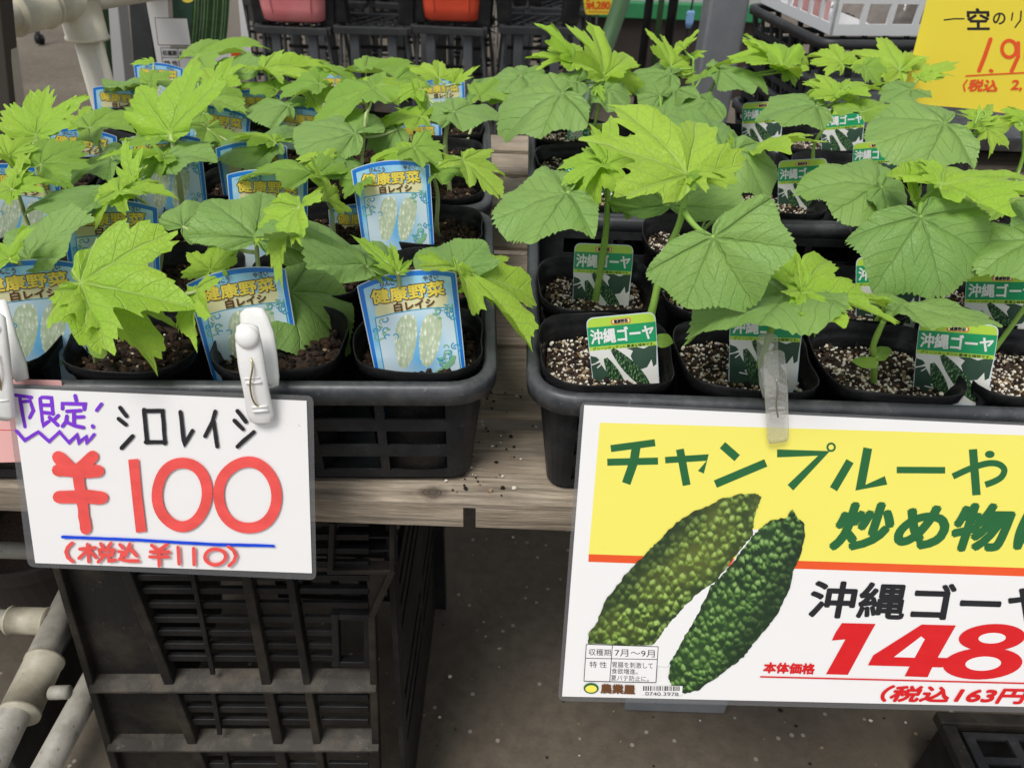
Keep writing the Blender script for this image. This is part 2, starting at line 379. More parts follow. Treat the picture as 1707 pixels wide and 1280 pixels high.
def leaf_mat(name, base, base2, vein, transl, vf, bump, tr=.32, net=.22):
    m, t, p = new_mat(name); uv = UVC(t)
    s = N(t, 'ShaderNodeSeparateXYZ'); L(t, uv, s.inputs[0])
    u0 = M_(t, 'SUBTRACT', s.outputs[0], 2.0); v0 = M_(t, 'SUBTRACT', s.outputs[1], 2.0)   # uv is stored shifted by 2
    wob = M_(t, 'MULTIPLY_ADD', NOISE(t, 4, uv, 2), .14, -.07)
    u = u0; v = M_(t, 'ADD', v0, wob)
    D = R(47)
    a = M_(t, 'ARCTAN2', v, u); k = M_(t, 'ROUND', M_(t, 'DIVIDE', a, D)); da = M_(t, 'SUBTRACT', a, M_(t, 'MULTIPLY', k, D))
    r = M_(t, 'SQRT', M_(t, 'ADD', M_(t, 'MULTIPLY', u, u), M_(t, 'MULTIPLY', v, v)))
    perp = M_(t, 'MULTIPLY', r, M_(t, 'ABSOLUTE', M_(t, 'SINE', da))); al = M_(t, 'MULTIPLY', r, M_(t, 'COSINE', da))
    wd = M_(t, 'MAXIMUM', M_(t, 'MULTIPLY_ADD', r, -.016, .023), .006)
    m1 = M_(t, 'MAXIMUM', M_(t, 'SUBTRACT', 1, M_(t, 'DIVIDE', perp, wd)), 0)
    t2 = M_(t, 'SUBTRACT', al, M_(t, 'MULTIPLY', perp, 1.15))
    fr = M_(t, 'FRACT', M_(t, 'DIVIDE', t2, .19)); tri = M_(t, 'ABSOLUTE', M_(t, 'SUBTRACT', fr, .5))
    m2 = M_(t, 'MULTIPLY', M_(t, 'MAXIMUM', M_(t, 'SUBTRACT', 1, M_(t, 'DIVIDE', tri, .05)), 0), .6)
    vo = N(t, 'ShaderNodeTexVoronoi', feature='DISTANCE_TO_EDGE'); vo.inputs['Scale'].default_value = 19; L(t, uv, vo.inputs['Vector'])
    m3 = M_(t, 'MULTIPLY', M_(t, 'MAXIMUM', M_(t, 'SUBTRACT', 1, M_(t, 'DIVIDE', vo.outputs['Distance'], .07)), 0), net)
    mask = M_(t, 'MINIMUM', M_(t, 'MAXIMUM', M_(t, 'MAXIMUM', m1, m2), m3), 1)
    info = N(t, 'ShaderNodeObjectInfo')
    c = MIX(t, info.outputs['Random'], base, base2)
    blot = RAMP(t, NOISE(t, 3.5, uv, 5, .6), [(.35, (0, 0, 0)), (.7, (.5, .5, .5))])
    c = MIX(t, blot, c, MIX(t, .6, c, base2))
    c = MIX(t, M_(t, 'MULTIPLY', mask, vf), c, vein)
    sv = N(t, 'ShaderNodeVectorMath', operation='MULTIPLY_ADD'); L(t, info.outputs['Random'], sv.inputs[0]); sv.inputs[1].default_value = (9, 13, 5); L(t, uv, sv.inputs[2])
    c = MIX(t, RAMP(t, NOISE(t, 7, sv.outputs[0], 3, .7), [(.70, (0, 0, 0)), (.76, (.55, .55, .55))]), c, (.30, .30, .10))
    c = MIX(t, RAMP(t, NOISE(t, 1.6, sv.outputs[0], 3), [(.35, (0, 0, 0)), (.75, (.55, .55, .55))]), c, MIX(t, .65, c, (base[0] * 1.5, base[1] * 1.22, base[2])))
    L(t, c, p.inputs['Base Color']); p.inputs['Roughness'].default_value = .48; p.inputs['Specular IOR Level'].default_value = .35
    hgt = M_(t, 'SUBTRACT', M_(t, 'MULTIPLY', NOISE(t, 14, uv, 4), .5), mask)
    BUMP(t, p, hgt, bump, .0025)
    tl = N(t, 'ShaderNodeBsdfTranslucent'); L(t, MIX(t, .5, c, transl), tl.inputs[0])
    mx = N(t, 'ShaderNodeMixShader'); mx.inputs[0].default_value = tr
    L(t, p.outputs[0], mx.inputs[1]); L(t, tl.outputs[0], mx.inputs[2]); L(t, mx.outputs[0], t.nodes['Material Output'].inputs[0])
    return m
M['leaf_k'] = leaf_mat('older_leaf', (.175, .325, .078), (.235, .395, .10), (.14, .24, .075), (.40, .62, .08), .62, .5, .2, .12)
M['leaf_m'] = leaf_mat('mid_leaf', (.215, .41, .05), (.28, .47, .065), (.44, .60, .22), (.46, .68, .06), .8, .55, .32)
M['leaf_l'] = leaf_mat('young_leaf', (.31, .55, .045), (.40, .60, .07), (.52, .69, .21), (.54, .78, .05), .85, .55, .34)
def stem_mat(name, a, b):
    m, t, p = new_mat(name); oc = OBJC(t)
    L(t, MIX(t, NOISE(t, 40, oc, 4), a, b), p.inputs['Base Color']); p.inputs['Roughness'].default_value = .45
    p.inputs['Subsurface Weight'].default_value = .1; p.inputs['Subsurface Radius'].default_value = (.002, .004, .001)
    return m
M['stem_r'] = stem_mat('green_stem', (.20, .38, .05), (.30, .48, .09)); M['stem_w'] = stem_mat('pale_stem', (.36, .45, .17), (.47, .53, .25))

# ------------------------------------------------------------ writing: built-in font and brush strokes
_tc = {}
def text_geo(txt, bold=0.0, shear=0.0, spacing=1.0):
    k = (txt, bold, shear, spacing)
    if k in _tc: return _tc[k]
    cu = bpy.data.curves.new('txt', 'FONT'); cu.body = txt; cu.size = 1; cu.offset = bold; cu.shear = shear; cu.space_character = spacing
    cu.resolution_u = 4
    o = bpy.data.objects.new('txt', cu); COL.objects.link(o)
    bpy.context.view_layer.update()
    me = bpy.data.meshes.new_from_object(o.evaluated_get(bpy.context.evaluated_depsgraph_get()))
    vs = [(v.co.x, v.co.y) for v in me.vertices]; fs = [tuple(p.vertices) for p in me.polygons]
    bpy.data.objects.remove(o); bpy.data.curves.remove(cu); bpy.data.meshes.remove(me)
    x0 = min(a for a, b in vs); x1 = max(a for a, b in vs); y0 = min(b for a, b in vs); y1 = max(b for a, b in vs)
    vs = [((a - x0) / (x1 - x0), (b - y0) / (y1 - y0)) for a, b in vs]
    _tc[k] = (vs, fs); return _tc[k]
class Print:
    """marks laid on a card; fn(x, y, off) puts a card point in space, off is the height above the card"""
    def __init__(s, mb, fn, off0=.0002, step=.00004):
        s.mb = mb; s.fn = fn; s.off = off0; s.step = step; s.wob = 0
    def up(s): s.off += s.step; return s.off
    def poly(s, pts, mi, uvs=None):
        o = s.up(); n = len(pts)
        s.mb.add([s.fn(x, y, o) for x, y in pts], [tuple(range(n))], mi, [(x / 100, y / 100) for x, y in pts] if uvs is None else uvs)
    def quad_text(s, txt, tl, tr, bl, mi, bold=0., shear=0., spacing=1.):
        vs, fs = text_geo(txt, 0.0, shear, spacing); hgt = math.hypot(tl[0] - bl[0], tl[1] - bl[1]); r = bold * hgt
        P = lambda a, b: (tl[0] + (tr[0] - tl[0]) * a + (bl[0] - tl[0]) * (1 - b), tl[1] + (tr[1] - tl[1]) * a + (bl[1] - tl[1]) * (1 - b))
        sh = [(0, 0)] if bold < .008 else [(r * math.cos(k * math.pi / 3.5), r * math.sin(k * math.pi / 3.5)) for k in range(7)]
        if bold > .05: sh.append((0, 0))
        for (dx, dy) in sh:
            o = s.up(); s.mb.add([s.fn(q[0] + dx, q[1] + dy, o) for q in (P(a, b) for a, b in vs)], fs, mi)
    def stroke(s, pts, wd, mi, cap=True, taper=1.0):
        if s.wob and cap:
            q = []
            for (ax, ay), (bx, by) in zip(pts, pts[1:]):
                m = max(1, int(math.hypot(bx - ax, by - ay) / 7))
                for k in range(m): q.append((ax + (bx - ax) * k / m, ay + (by - ay) * k / m))
            q.append(pts[-1]); sd = s.off * 1e5
            pts = [(x + s.wob * wd * .07 * noise.noise((x * .07, y * .07, sd)), y + s.wob * wd * .07 * noise.noise((x * .07, y * .07, sd + 9))) for x, y in q]
        o = s.up(); n = len(pts); lf = []; rt = []
        for i, (x, y) in enumerate(pts):
            ax, ay = pts[max(i - 1, 0)]; bx, by = pts[min(i + 1, n - 1)]
            dx, dy = bx - ax, by - ay; l = math.hypot(dx, dy) or 1; dx /= l; dy /= l
            sc = 1.0
            if 0 < i < n - 1:
                e1x, e1y = x - ax, y - ay; l1 = math.hypot(e1x, e1y) or 1
                c = (e1x * dx + e1y * dy) / l1; sc = min(1 / max(c, .35), 1.6)
            h = wd / 2 * (1 + (taper - 1) * i / max(n - 1, 1)) * sc * (1 + s.wob * .13 * noise.noise((x * .06, y * .06, s.off * 1e5)))
            lf.append((x - dy * h, y + dx * h)); rt.append((x + dy * h, y - dx * h))
        vs = [s.fn(x, y, o) for x, y in lf + rt]
        s.mb.add(vs, [(i, i + 1, n + i + 1, n + i) for i in range(n - 1)], mi)
        if cap:
            for (x, y) in (pts[0], pts[-1]):
                o2 = s.up(); h = wd / 2 * .98
                s.mb.add([s.fn(x + h * math.cos(t * math.pi / 5), y + h * math.sin(t * math.pi / 5), o2) for t in range(10)], [tuple(range(10))], mi)
    def ring(s, cx, cy, rx, ry, wd, mi, n=36):
        o = s.up(); vs = []
        for t in range(n):
            a = 2 * math.pi * t / n; c, d = math.cos(a) * (1 + s.wob * .025 * math.sin(2 * a + cx)), math.sin(a) * (1 + s.wob * .02 * math.sin(3 * a + cx))
            vs.append(s.fn(cx + (rx + wd / 2) * c, cy + (ry + wd / 2) * d, o)); vs.append(s.fn(cx + (rx - wd / 2) * c, cy + (ry - wd / 2) * d, o))
        s.mb.add(vs, [(2 * t, 2 * t + 1, (2 * t + 3) % (2 * n), (2 * t + 2) % (2 * n)) for t in range(n)], mi)
    def disc(s, cx, cy, rx, ry, mi, n=24):
        s.poly([(cx + rx * math.cos(2 * math.pi * t / n), cy + ry * math.sin(2 * math.pi * t / n)) for t in range(n)], mi)
def round_corners(c, r, n=5):
    out = []
    for i in range(len(c)):
        p = Vector(c[i]).to_2d(); a = Vector(c[i - 1]).to_2d(); b = Vector(c[(i + 1) % len(c)]).to_2d()
        p0 = p + (a - p).normalized() * r; p1 = p + (b - p).normalized() * r
        for k in range(n + 1):
            t = k / n; q = p0 * (1 - t) ** 2 + p * 2 * t * (1 - t) + p1 * t * t; out.append((q.x, q.y))
    return out
def slab(mb, pts, fn, o0, o1, mi):
    n = len(pts); mb.add([fn(x, y, o0) for x, y in pts] + [fn(x, y, o1) for x, y in pts],
        [tuple(range(n))[::-1], tuple(range(n, 2 * n))] + [(i, (i + 1) % n, n + (i + 1) % n, n + i) for i in range(n)], mi)

# ------------------------------------------------------------ ground
g = MB(); n = 60
for j in range(n + 1):
    for i in range(n + 1):
        x = (i / n - .5) * 2; y = (j / n - .5) * 2
        X = x * abs(x) * 40; Y = y * abs(y) * 40 + 1
        g.v.append((X, Y, .006 * noise.noise((X * 3, Y * 3, 0))))
for j in range(n):
    for i in range(n): a = j * (n + 1) + i; g.f.append((a, a + 1, a + n + 2, a + n + 1)); g.m.append(0)
tag(g.build('ground', M['ground'], smooth=True), None, None, kind='structure')

# ------------------------------------------------------------ wooden shelf

shelf = tag(empty('wooden_shelf', (0, .7, ZS)), 'low shelf of grey weathered wooden slats carrying the seedling trays', 'shelf')
def world_child(mb, name, mats, par, **k):
    o = mb.build(name, mats, par, **k); o.matrix_parent_inverse = Matrix.Translation(par.location).inverted() if par.rotation_euler.z == 0 else par.matrix_basis.inverted(); return o
ys = [837, 700, 579, 495, 415, 348, 292, 252, 222]
edges = [at_z(850, y, ZS).y for y in ys]
random.seed(4)
for i in range(len(edges) - 1):
    y0 = edges[i] + (0 if i == 0 else .0105); y1 = edges[i + 1] - .0095
    mb = MB(); nx = 40; zt = random.uniform(-.0015, .0)
    rings = []
    for k in range(nx + 1):
        x = -1.15 + 2.3 * k / nx; dz = .0015 * noise.noise((x * 4, i * 3.1, 0)) + zt; dy = .0012 * noise.noise((x * 9, i, 5))
        rings.append([(x, y0 + dy, ZS - .0075), (x, y0 + dy, ZS - .002 + dz), (x, y0 + .003 + dy, ZS + dz), (x, y1 - .003, ZS + dz), (x, y1, ZS - .002 + dz), (x, y1, ZS - .0075)])
    mb.loft(rings, 0, True, True)
    world_child(mb, 'slat', M['wood'], shelf)
yf = edges[0]
xa, xb = at_y(772, 852, yf).x, at_y(793, 853, yf).x
for (x0, x1) in ((-1.15, xa), (xb, 1.15)):
    mb = MB(); rings = []
    for k in range(31):
        x = x0 + (x1 - x0) * k / 30; dz = .0012 * noise.noise((x * 7, 1, 8)); dy = .001 * noise.noise((x * 8, 3, 1))
        rings.append([(x, yf + dy, ZS - .0275 + dz), (x, yf - .001 + dy, ZS - .0185), (x, yf + dy, ZS - .0078), (x, yf + .05, ZS - .0078), (x, yf + .05, ZS - .0275 + dz)])
    mb.loft(rings, 0, True, True)
    world_child(mb, 'front_rail', M['wood'], shelf)
for x in (-1.0, .95):
    for y in (.62, 1.25):
        mb = MB(); mb.box(x - .03, x + .03, y - .03, y + .03, 0, ZS - .0076); world_child(mb, 'leg', M['wood'], shelf, bevel=.003)
for y in (.62, 1.25):
    mb = MB(); mb.box(-.969, .919, y - .02, y + .02, ZS - .04, ZS - .0077); world_child(mb, 'cross_rail', M['wood'], shelf)

def crumbs(name, label, cat, pts_fn, cnt, smin, smax, mats, seed):
    rd = random.Random(seed); mb = MB()
    for i in range(cnt):   # each crumb a small faceted lump
        x, y, z = pts_fn(rd); sz = rd.uniform(smin, smax) * (1 if rd.random() < .8 else 1.8)
        ph = rd.uniform(0, 6); top = (x, y, z + sz * .8); k = 5
        ring = [(x + sz * (1 + .4 * math.sin(3 * q + ph)) * math.cos(ph + q * 2 * math.pi / k), y + sz * .8 * math.sin(ph + q * 2 * math.pi / k), z - .0003) for q in range(k)]
        mid = [(px_ * .75 + x * .25, py_ * .75 + y * .25, z + sz * .55) for px_, py_, _ in ring]
        mb.loft([ring, mid], rd.choice(range(len(mats))), False, True)
    o = mb.build(name, mats); o['kind'] = 'stuff'; tag(o, label, cat); return o
def on_shelf(rd):
    p = at_z(rd.gauss(800, 45), rd.uniform(640, 828), ZS); return p.x, p.y, ZS + .0003
crumbs('spilled_soil', 'crumbs of spilled potting soil on the wooden slats between the trays', 'soil crumbs', on_shelf, 90, .0004, .0013, [M['g1'], M['g2'], M['g3'], M['g4']], 3)
def on_ground(rd):
    p = at_z(rd.uniform(640, 1700), rd.uniform(880, 1290), 0); return p.x, p.y, .004 + .006 * noise.noise((p.x * 3, p.y * 3, 0)) - .003
crumbs('grit', 'small pale grit scattered on the dark ground under the shelf', 'grit', on_ground, 130, .0008, .0024, [M['g1'], M['g2'], M['g3'], M['g2'], M['g4']], 5)

# ------------------------------------------------------------ seedling trays
def perimeter(W, D, r, cuts_x, cuts_y, n=6):
    P = []
    def side(a, b, nrm, cuts):
        L_ = (b - a).length
        for c in cuts: P.append((a + (b - a) * (c / L_), nrm))
    def arc(c, a0):
        for k in range(1, n): t = a0 + R(90) * k / n; P.append((c + Vector((math.cos(t), math.sin(t))) * r, Vector((math.cos(t), math.sin(t)))))
    V = lambda x, y: Vector((x, y))
    side(V(r, 0), V(W - r, 0), V(0, -1), cuts_x); arc(V(W - r, r), -R(90))
    side(V(W, r), V(W, D - r), V(1, 0), cuts_y); arc(V(W - r, D - r), 0)
    side(V(W - r, D), V(r, D), V(0, 1), cuts_x); arc(V(r, D - r), R(90))
    side(V(0, D - r), V(0, r), V(-1, 0), cuts_y); arc(V(r, r), R(180))
    return P
def slot_cuts(Ls, n, wd):
    c = [0]; flags = []
    gap = (Ls - n * wd) / n
    for i in range(n):
        s = gap / 2 + i * (wd + gap); c += [s, s + wd]
    c.append(Ls); return c
def make_tray(label, W, D, loc, rz):
    H, r, tap = .100, .03, .012
    t = tag(empty('seedling_tray', loc, rz), label, 'tray', 'black trays on the shelf')
    nx, ny = int(W / .055), int(D / .05)
    cx = slot_cuts(W - 2 * r, nx, .043); cy = slot_cuts(D - 2 * r, ny, .038)
    P = perimeter(W, D, r, cx, cy)
    vs = [.003, .011, .026, .0375, .0525, .064, .0795, .087]
    sx = len(cx); sy = len(cy); seg = []
    for cnt in (sx, sy, sx, sy):
        seg += [(k % 2 == 1) if k < cnt - 1 else False for k in range(cnt)] + [False] * 5
    mb = MB()
    def fn(u, v, d):
        p, nm = P[u]; ins = tap * (1 - v / H) + d
        q = p - nm * (ins + .004); return (q.x, q.y, v)
    mb.panel(list(range(len(P))), vs, lambda i, j: not (seg[i % len(P)] and j in (1, 3, 5)), fn, .0022, loop=True)
    mb.build('wall', M['tray'], t, smooth=False)
    mb = MB(); rings = []
    prof = [(-.0035, .086), (.0005, .0845), (.0028, .085), (.0036, .096), (.002, H), (-.004, H + .0005), (-.0065, H - .002), (-.0065, .087)]
    for p, nm in P: rings.append([(p.x + nm.x * a, p.y + nm.y * a, z) for a, z in prof])
    rings.append(rings[0]); mb.loft(rings)
    mb.build('rim', M['rim'], t, smooth=True)
    mb = MB(); pts = [(p - nm * (tap + .0045)) for p, nm in P]
    k = len(pts); mb.add([(q.x, q.y, z) for z in (.0015, .004) for q in pts], [tuple(range(k)), tuple(range(k, 2 * k))])
    mb.build('base', M['tray'], t)
    return t
ZR = ZS + .106      # pot rims
TW, TD = .505, .302
fr = at_z(822, 648, ZS + .098)     # front right corner of the left tray
LYAW = R(3.0)
def l2w(side, x, y):   # tray-local to world
    if side == 'L':
        c, s = math.cos(LYAW), math.sin(LYAW); return (fr.x + (x - TW) * c - y * s, fr.y + (x - TW) * s + y * c)
    return (fl.x + x, fl.y + y)
fl = at_z(886, 662, ZS + .098)
for side, rz in (('L', LYAW), ('R', 0)):
    for k in range(2):
        x, y = l2w(side, 0, k * (TD + .004))
        lab = {('L', 0): 'black slotted tray holding the blue labelled seedlings, nearest the handwritten white price card',
               ('L', 1): 'rear black tray of blue labelled seedlings at the back of the shelf',
               ('R', 0): 'black tray holding the green labelled seedlings, just behind the large yellow and white poster',
               ('R', 1): 'black tray of green labelled seedlings standing further back towards the white basket'}[(side, k)]
        make_tray(lab, TW, TD, (x, y, ZS + .0005), rz)

# ------------------------------------------------------------ pots and soil
def rsq(a, e, n=36, ph=0.0):
    out = []
    for i in range(n):
        t = 2 * math.pi * i / n + .0001; c, s = math.cos(t), math.sin(t)
        k = (abs(c) ** e + abs(s) ** e) ** (-1 / e); x, y = a * k * c, a * k * s
        out.append((x * math.cos(ph) - y * math.sin(ph), x * math.sin(ph) + y * math.cos(ph)))
    return out
def pot_mesh(side, seed):
    rd = random.Random(seed); e = 4.2 if side == 'R' else 3.0; ph = 0 if side == 'R' else LYAW
    A = .0475 if side == 'R' else .0465
    mb = MB(); prof = [(.034, .0), (.036, .002), (A - .0035, .072), (A - .0005, .0745), (A, .0825), (A - .0004, .083), (A - .0010, .0825), (A - .0015, .0755), (A - .0032, .072), (A - .006, .064), (A - .0063, .056)]
    prof = [(a, z + (.018 if z > .01 else 0)) for a, z in prof]
    rings = []; p1, p2 = rd.uniform(0, 6), rd.uniform(0, 6)
    for a, z in prof:
        ring = []
        for i, (x, y) in enumerate(rsq(a, e, 44, ph)):
            t = 2 * math.pi * i / 44; wv = (z / .101) ** 3
            k = 1 + wv * (.020 * math.sin(3 * t + p1) + .014 * math.sin(5 * t + p2) + .006 * math.sin(9 * t + p1))
            ring.append((x * k, y * k, z + wv * (.0012 * math.sin(2 * t + p2) + .0009 * math.sin(5 * t + p1))))
        rings.append(ring)
    mb.loft(rings, 0, True, False)
    return mb.mesh('pot', M['pot'], True)
ICO = None
def ico():
    import bmesh
    bm = bmesh.new(); bmesh.ops.create_icosphere(bm, subdivisions=1, radius=1)
    r = ([v.co.copy() for v in bm.verts], [tuple(v.index for v in f.verts) for f in bm.faces]); bm.free(); return r
def soil_mesh(side, seed):
    global ICO
    if ICO is None: ICO = ico()
    rd = random.Random(seed); e = 4.2 if side == 'R' else 3.0; ph = 0 if side == 'R' else LYAW
    A = .0408; mb = MB(); zs = .083 if side == 'R' else .084; K = 9; rings = []
    for k in range(K + 1):
        ring = []
        for (x, y) in rsq(A * max(k / K, .02), e, 44, ph):
            ring.append((x, y, zs + .004 * noise.noise((x * 60, y * 60, seed)) + .003 * noise.noise((x * 190, y * 190, seed)) - .003 * (k / K) ** 4))
        rings.append(ring)
    mb.loft(rings, 0, True, False)
    cnt = 950 if side == 'R' else 480
    for i in range(cnt):
        x, y = rd.uniform(-A, A) * .98, rd.uniform(-A, A) * .98
        if (abs(x) ** e + abs(y) ** e) > (A * .985) ** e: continue
        u = rd.random()
        if side == 'R':
            mi, s = (1, rd.uniform(.0005, .0018)) if u < .50 else (2, rd.uniform(.0007, .0022)) if u < .68 else (3, rd.uniform(.0008, .0024)) if u < .84 else (4, rd.uniform(.0008, .0026))
        else:
            mi, s = (1, rd.uniform(.0006, .0014)) if u < .06 else (2, rd.uniform(.0008, .0022)) if u < .2 else (3, rd.uniform(.001, .0042)) if u < .65 else (4, rd.uniform(.0012, .0045))
        z = zs + .004 * noise.noise((x * 60, y * 60, seed)) + s * .25
        x, y = x * math.cos(ph) - y * math.sin(ph), x * math.sin(ph) + y * math.cos(ph)
        ax = Matrix.Rotation(rd.uniform(0, 6), 3, Vector((rd.gauss(0, 1), rd.gauss(0, 1), rd.gauss(0, 1))).normalized())
        sc = Vector((rd.uniform(.7, 1.5), rd.uniform(.6, 1.1), rd.uniform(.45, .9)))
        vs = []
        for v in ICO[0]:
            q = ax @ Vector((v.x * sc.x, v.y * sc.y, v.z * sc.z)) * s * rd.uniform(.8, 1.15); vs.append((x + q.x, y + q.y, z + q.z))
        mb.add(vs, ICO[1], mi)
    return mb.mesh('soil', [M['soil'], M['g1'], M['g2'], M['g3'], M['g4']], False)
POTM = {s: [pot_mesh(s, i) for i in range(3)] for s in 'LR'}
SOILM = {s: [soil_mesh(s, i + 1) for i in range(3)] for s in 'LR'}
PZ = ZS + .006; SOILZ = PZ + .083
POTS = {}
for side in 'LR':
    for r in range(6):
        for c in range(5):
            if side == 'R' and (r, c) in ((2, 0), (2, 2)): continue
            y = (r // 3) * (TD + .004) + .0515 + .0995 * (r % 3); x = .0525 + .1 * c
            if side == 'L': x = TW - x
            wx, wy = l2w(side, x, y); POTS[(side, r, c)] = Vector((wx, wy, PZ))
FREE = dict(POTS)
rnd = random.Random(11)

# ------------------------------------------------------------ leaves
def mirror_table(t): return t
HALF = {
 'k': [(0, 1.0), (20, .985), (45, .95), (70, .90), (95, .83), (118, .72), (138, .58), (152, .45), (164, .28), (173, .12), (180, .03)],
 'l': [(0, 1.0), (4, .90), (6.5, .92), (10, .81), (13, .835), (17, .73), (19.5, .745), (24, .57), (27, .53), (30, .58), (33, .72), (36, .705), (39, .80), (41.5, .79), (46, .93), (49, .80), (52, .825), (56, .70), (59, .72), (64, .56), (69, .48), (74, .62), (78, .61), (83, .74), (86, .72), (91, .82), (95, .68), (99, .69), (105, .55), (112, .47), (119, .53), (128, .60), (134, .47), (142, .46), (150, .32), (160, .24), (170, .10), (180, .02)],
 's': [(0, 1.0), (4, .80), (7, .82), (11, .58), (14, .60), (18, .36), (23, .42), (27, .66), (30, .50), (34, .52), (40, .28), (50, .30), (56, .42), (62, .30), (80, .18), (110, .12), (150, .05), (180, .01)],
 'c': [(0, 1.0), (15, .8), (25, .62), (40, .42), (60, .30), (90, .2), (130, .12), (180, .02)],
}
HALF['m'] = [(a, r * .72 + .28 * (HALF['k'][0][1] - .16 * a / 180) if a < 140 else r) for a, r in HALF['l']]
HALF['K'] = HALF['k']
HALF['p'] = [(a, r) for a, r in HALF['l'] if a <= 64] + [(70, .58), (76, .60), (81, .48), (88, .42), (95, .40), (101, .33), (110, .28), (120, .29), (130, .24), (145, .2), (160, .15), (172, .08), (180, .02)]
def interp(tab, a):
    for i in range(len(tab) - 1):
        if tab[i][0] <= a <= tab[i + 1][0]:
            t = (a - tab[i][0]) / (tab[i + 1][0] - tab[i][0]); return tab[i][1] + (tab[i + 1][1] - tab[i][1]) * t
    return tab[-1][1]
WR = {}
for k, t in HALF.items(): WR[k] = 2 * max(interp(t, a) * math.sin(R(a)) for a in range(0, 181, 2))
def leaf_geo(kind, seed):
    rd = random.Random(seed); tab = HALF[kind]; n = {'k': 180, 'K': 180, 'c': 40, 's': 150}.get(kind, 190)
    jit = [[(a if a in (0, 180) else a + rd.uniform(-1.6, 1.6), r * rd.uniform(.9, 1.08) if 0 < a < 150 else r) for a, r in tab] for _ in (0, 1)]
    sk = [1 + rd.uniform(-.08, .08), 1 + rd.uniform(-.08, .08)]
    teeth = 0.030 if kind in 'kK' else 0.028 if kind in 'lmp' else 0
    nt_ = rd.choice((40, 44, 48)) if kind in 'kK' else rd.choice((54, 60, 66)); pa = [rd.uniform(0, 6) for _ in range(5)]
    frac = [.0, .12, .28, .45, .62, .78, .91, 1.0]
    bulge = {'k': .06, 'K': .065, 'l': .065, 'm': .065, 'p': .065, 's': .06, 'c': .01}[kind]
    droop = rd.uniform(.16, .42) if kind != 's' else rd.uniform(.0, .25); fold = rd.uniform(.04, .30) if kind in 'lmp' else rd.uniform(-.08, .12)
    wavy = rd.uniform(.04, .085)
    vs = [(0, 0, 0)]; uv = [(2.0, 2.0)]
    D = R(47)
    for f in frac[1:]:
        for i in range(n):
            th = -180 + 360 * i / n; sd = 0 if th >= 0 else 1; a = abs(th)
            rr = interp(jit[sd], a) * (sk[sd] if a > 5 else 1)
            ph = (a * nt_ / 180) % 1.0
            saw = (1 - abs(2 * ph - 1)) if kind in 'kK' else abs(2 * ph - 1)
            if a < 165: rr *= 1 + teeth * (saw - .5) * 2 * (f ** 4) * (.7 + .5 * math.sin(a * .21 + pa[0]))
            if kind in 'kK' and f > .7:   # shallow five-pointed outline of the older leaves
                rr *= 1 + .035 * math.cos(R(a) * 360 / 47) * (1 if a < 150 else 0)
            r_ = rr * f; t = R(th); x, y = r_ * math.cos(t), r_ * math.sin(t)
            k = round(t / D); da = t - k * D; pr = abs(r_ * math.sin(da))
            if kind != 'c' and x < 0: x *= .62
            z = bulge * (1 - math.exp(-pr * 9)) * (1.1 - .5 * r_)
            sec = ((r_ * math.cos(da) - pr * 1.15) / .19) % 1.0
            z += .018 * math.sin(sec * math.pi) * min(1, pr * 8) if kind != 'c' else 0
            z += -droop * x * x * (1 if x > 0 else 1.4) - droop * .55 * y * y + fold * abs(y)
            z += wavy * f ** 3 * rr * math.sin(5 * t + pa[1]) + .5 * wavy * f ** 2 * rr * math.sin(9 * t + pa[2])
            z += .05 * noise.noise((x * 2.2 + seed * 3.7, y * 2.2, seed)) + .02 * noise.noise((x * 6 + seed, y * 6, seed * 1.7))
            vs.append((x, y, z)); uv.append((x + 2, y + 2))
    fs = [(0, 1 + i, 1 + (i + 1) % n) for i in range(n)]
    for k in range(len(frac) - 2):
        o = 1 + k * n
        for i in range(n): j = (i + 1) % n; fs.append((o + i, o + n + i, o + n + j, o + j))
    return vs, fs, uv
LSEED = [100]
def make_leaf(kind, ax, ay, tx, ty, wpx, d, parent, org, dd=None):
    LSEED[0] += 1
    A = at_d(ax, ay, d)
    if dd is None: dd = .45 * (ay - ty) / F * d
    T = at_d(tx, ty, d + dd)
    X = (T - A); ln = X.length; X.normalize()
    view = (CP - A).normalized(); n0 = (view - X * view.dot(X)).normalized()
    wm = wpx * d / F; ratio = wm / (WR[kind] * ln); ws = max(1.0, ratio)
    phi = math.acos(max(.12, min(1, ratio)))
    best = None
    for s in (1, -1):
        nn = Matrix.Rotation(s * phi, 3, X) @ n0
        if best is None or nn.z > best.z: best = nn
    Z = best; Y = Z.cross(X)
    vs, fs, uv = leaf_geo(kind, LSEED[0])
    mb = MB(); mb.add([A + X * (v[0] * ln) + Y * (v[1] * ln * ws) + Z * (v[2] * ln) - org for v in vs], fs, 0, uv)
    nm = 'cotyledon' if kind == 'c' else 'leaf'
    mat = {'k': 'leaf_k', 'K': 'leaf_k', 'l': 'leaf_l', 'p': 'leaf_l', 'm': 'leaf_m', 's': 'leaf_l', 'c': 'leaf_m'}[kind]
    return A, mb.build(nm, M[mat], parent, smooth=True, recalc=False)
def bez(a, b, c, n=8): return [a * (1 - t) ** 2 + b * 2 * t * (1 - t) + c * t * t for t in [i / n for i in range(n + 1)]]
def smooth_path(pts, per=5):
    out = []; k = len(pts)
    for i in range(k - 1):
        p0, p1, p2, p3 = pts[max(i - 1, 0)], pts[i], pts[i + 1], pts[min(i + 2, k - 1)]
        for j in range(per):
            t = j / per
            out.append(.5 * ((2 * p1) + (p2 - p0) * t + (2 * p0 - 5 * p1 + 4 * p2 - p3) * t * t + (3 * p1 - p0 - 3 * p2 + p3) * t ** 3))
    out.append(pts[-1]); return out
USED = []
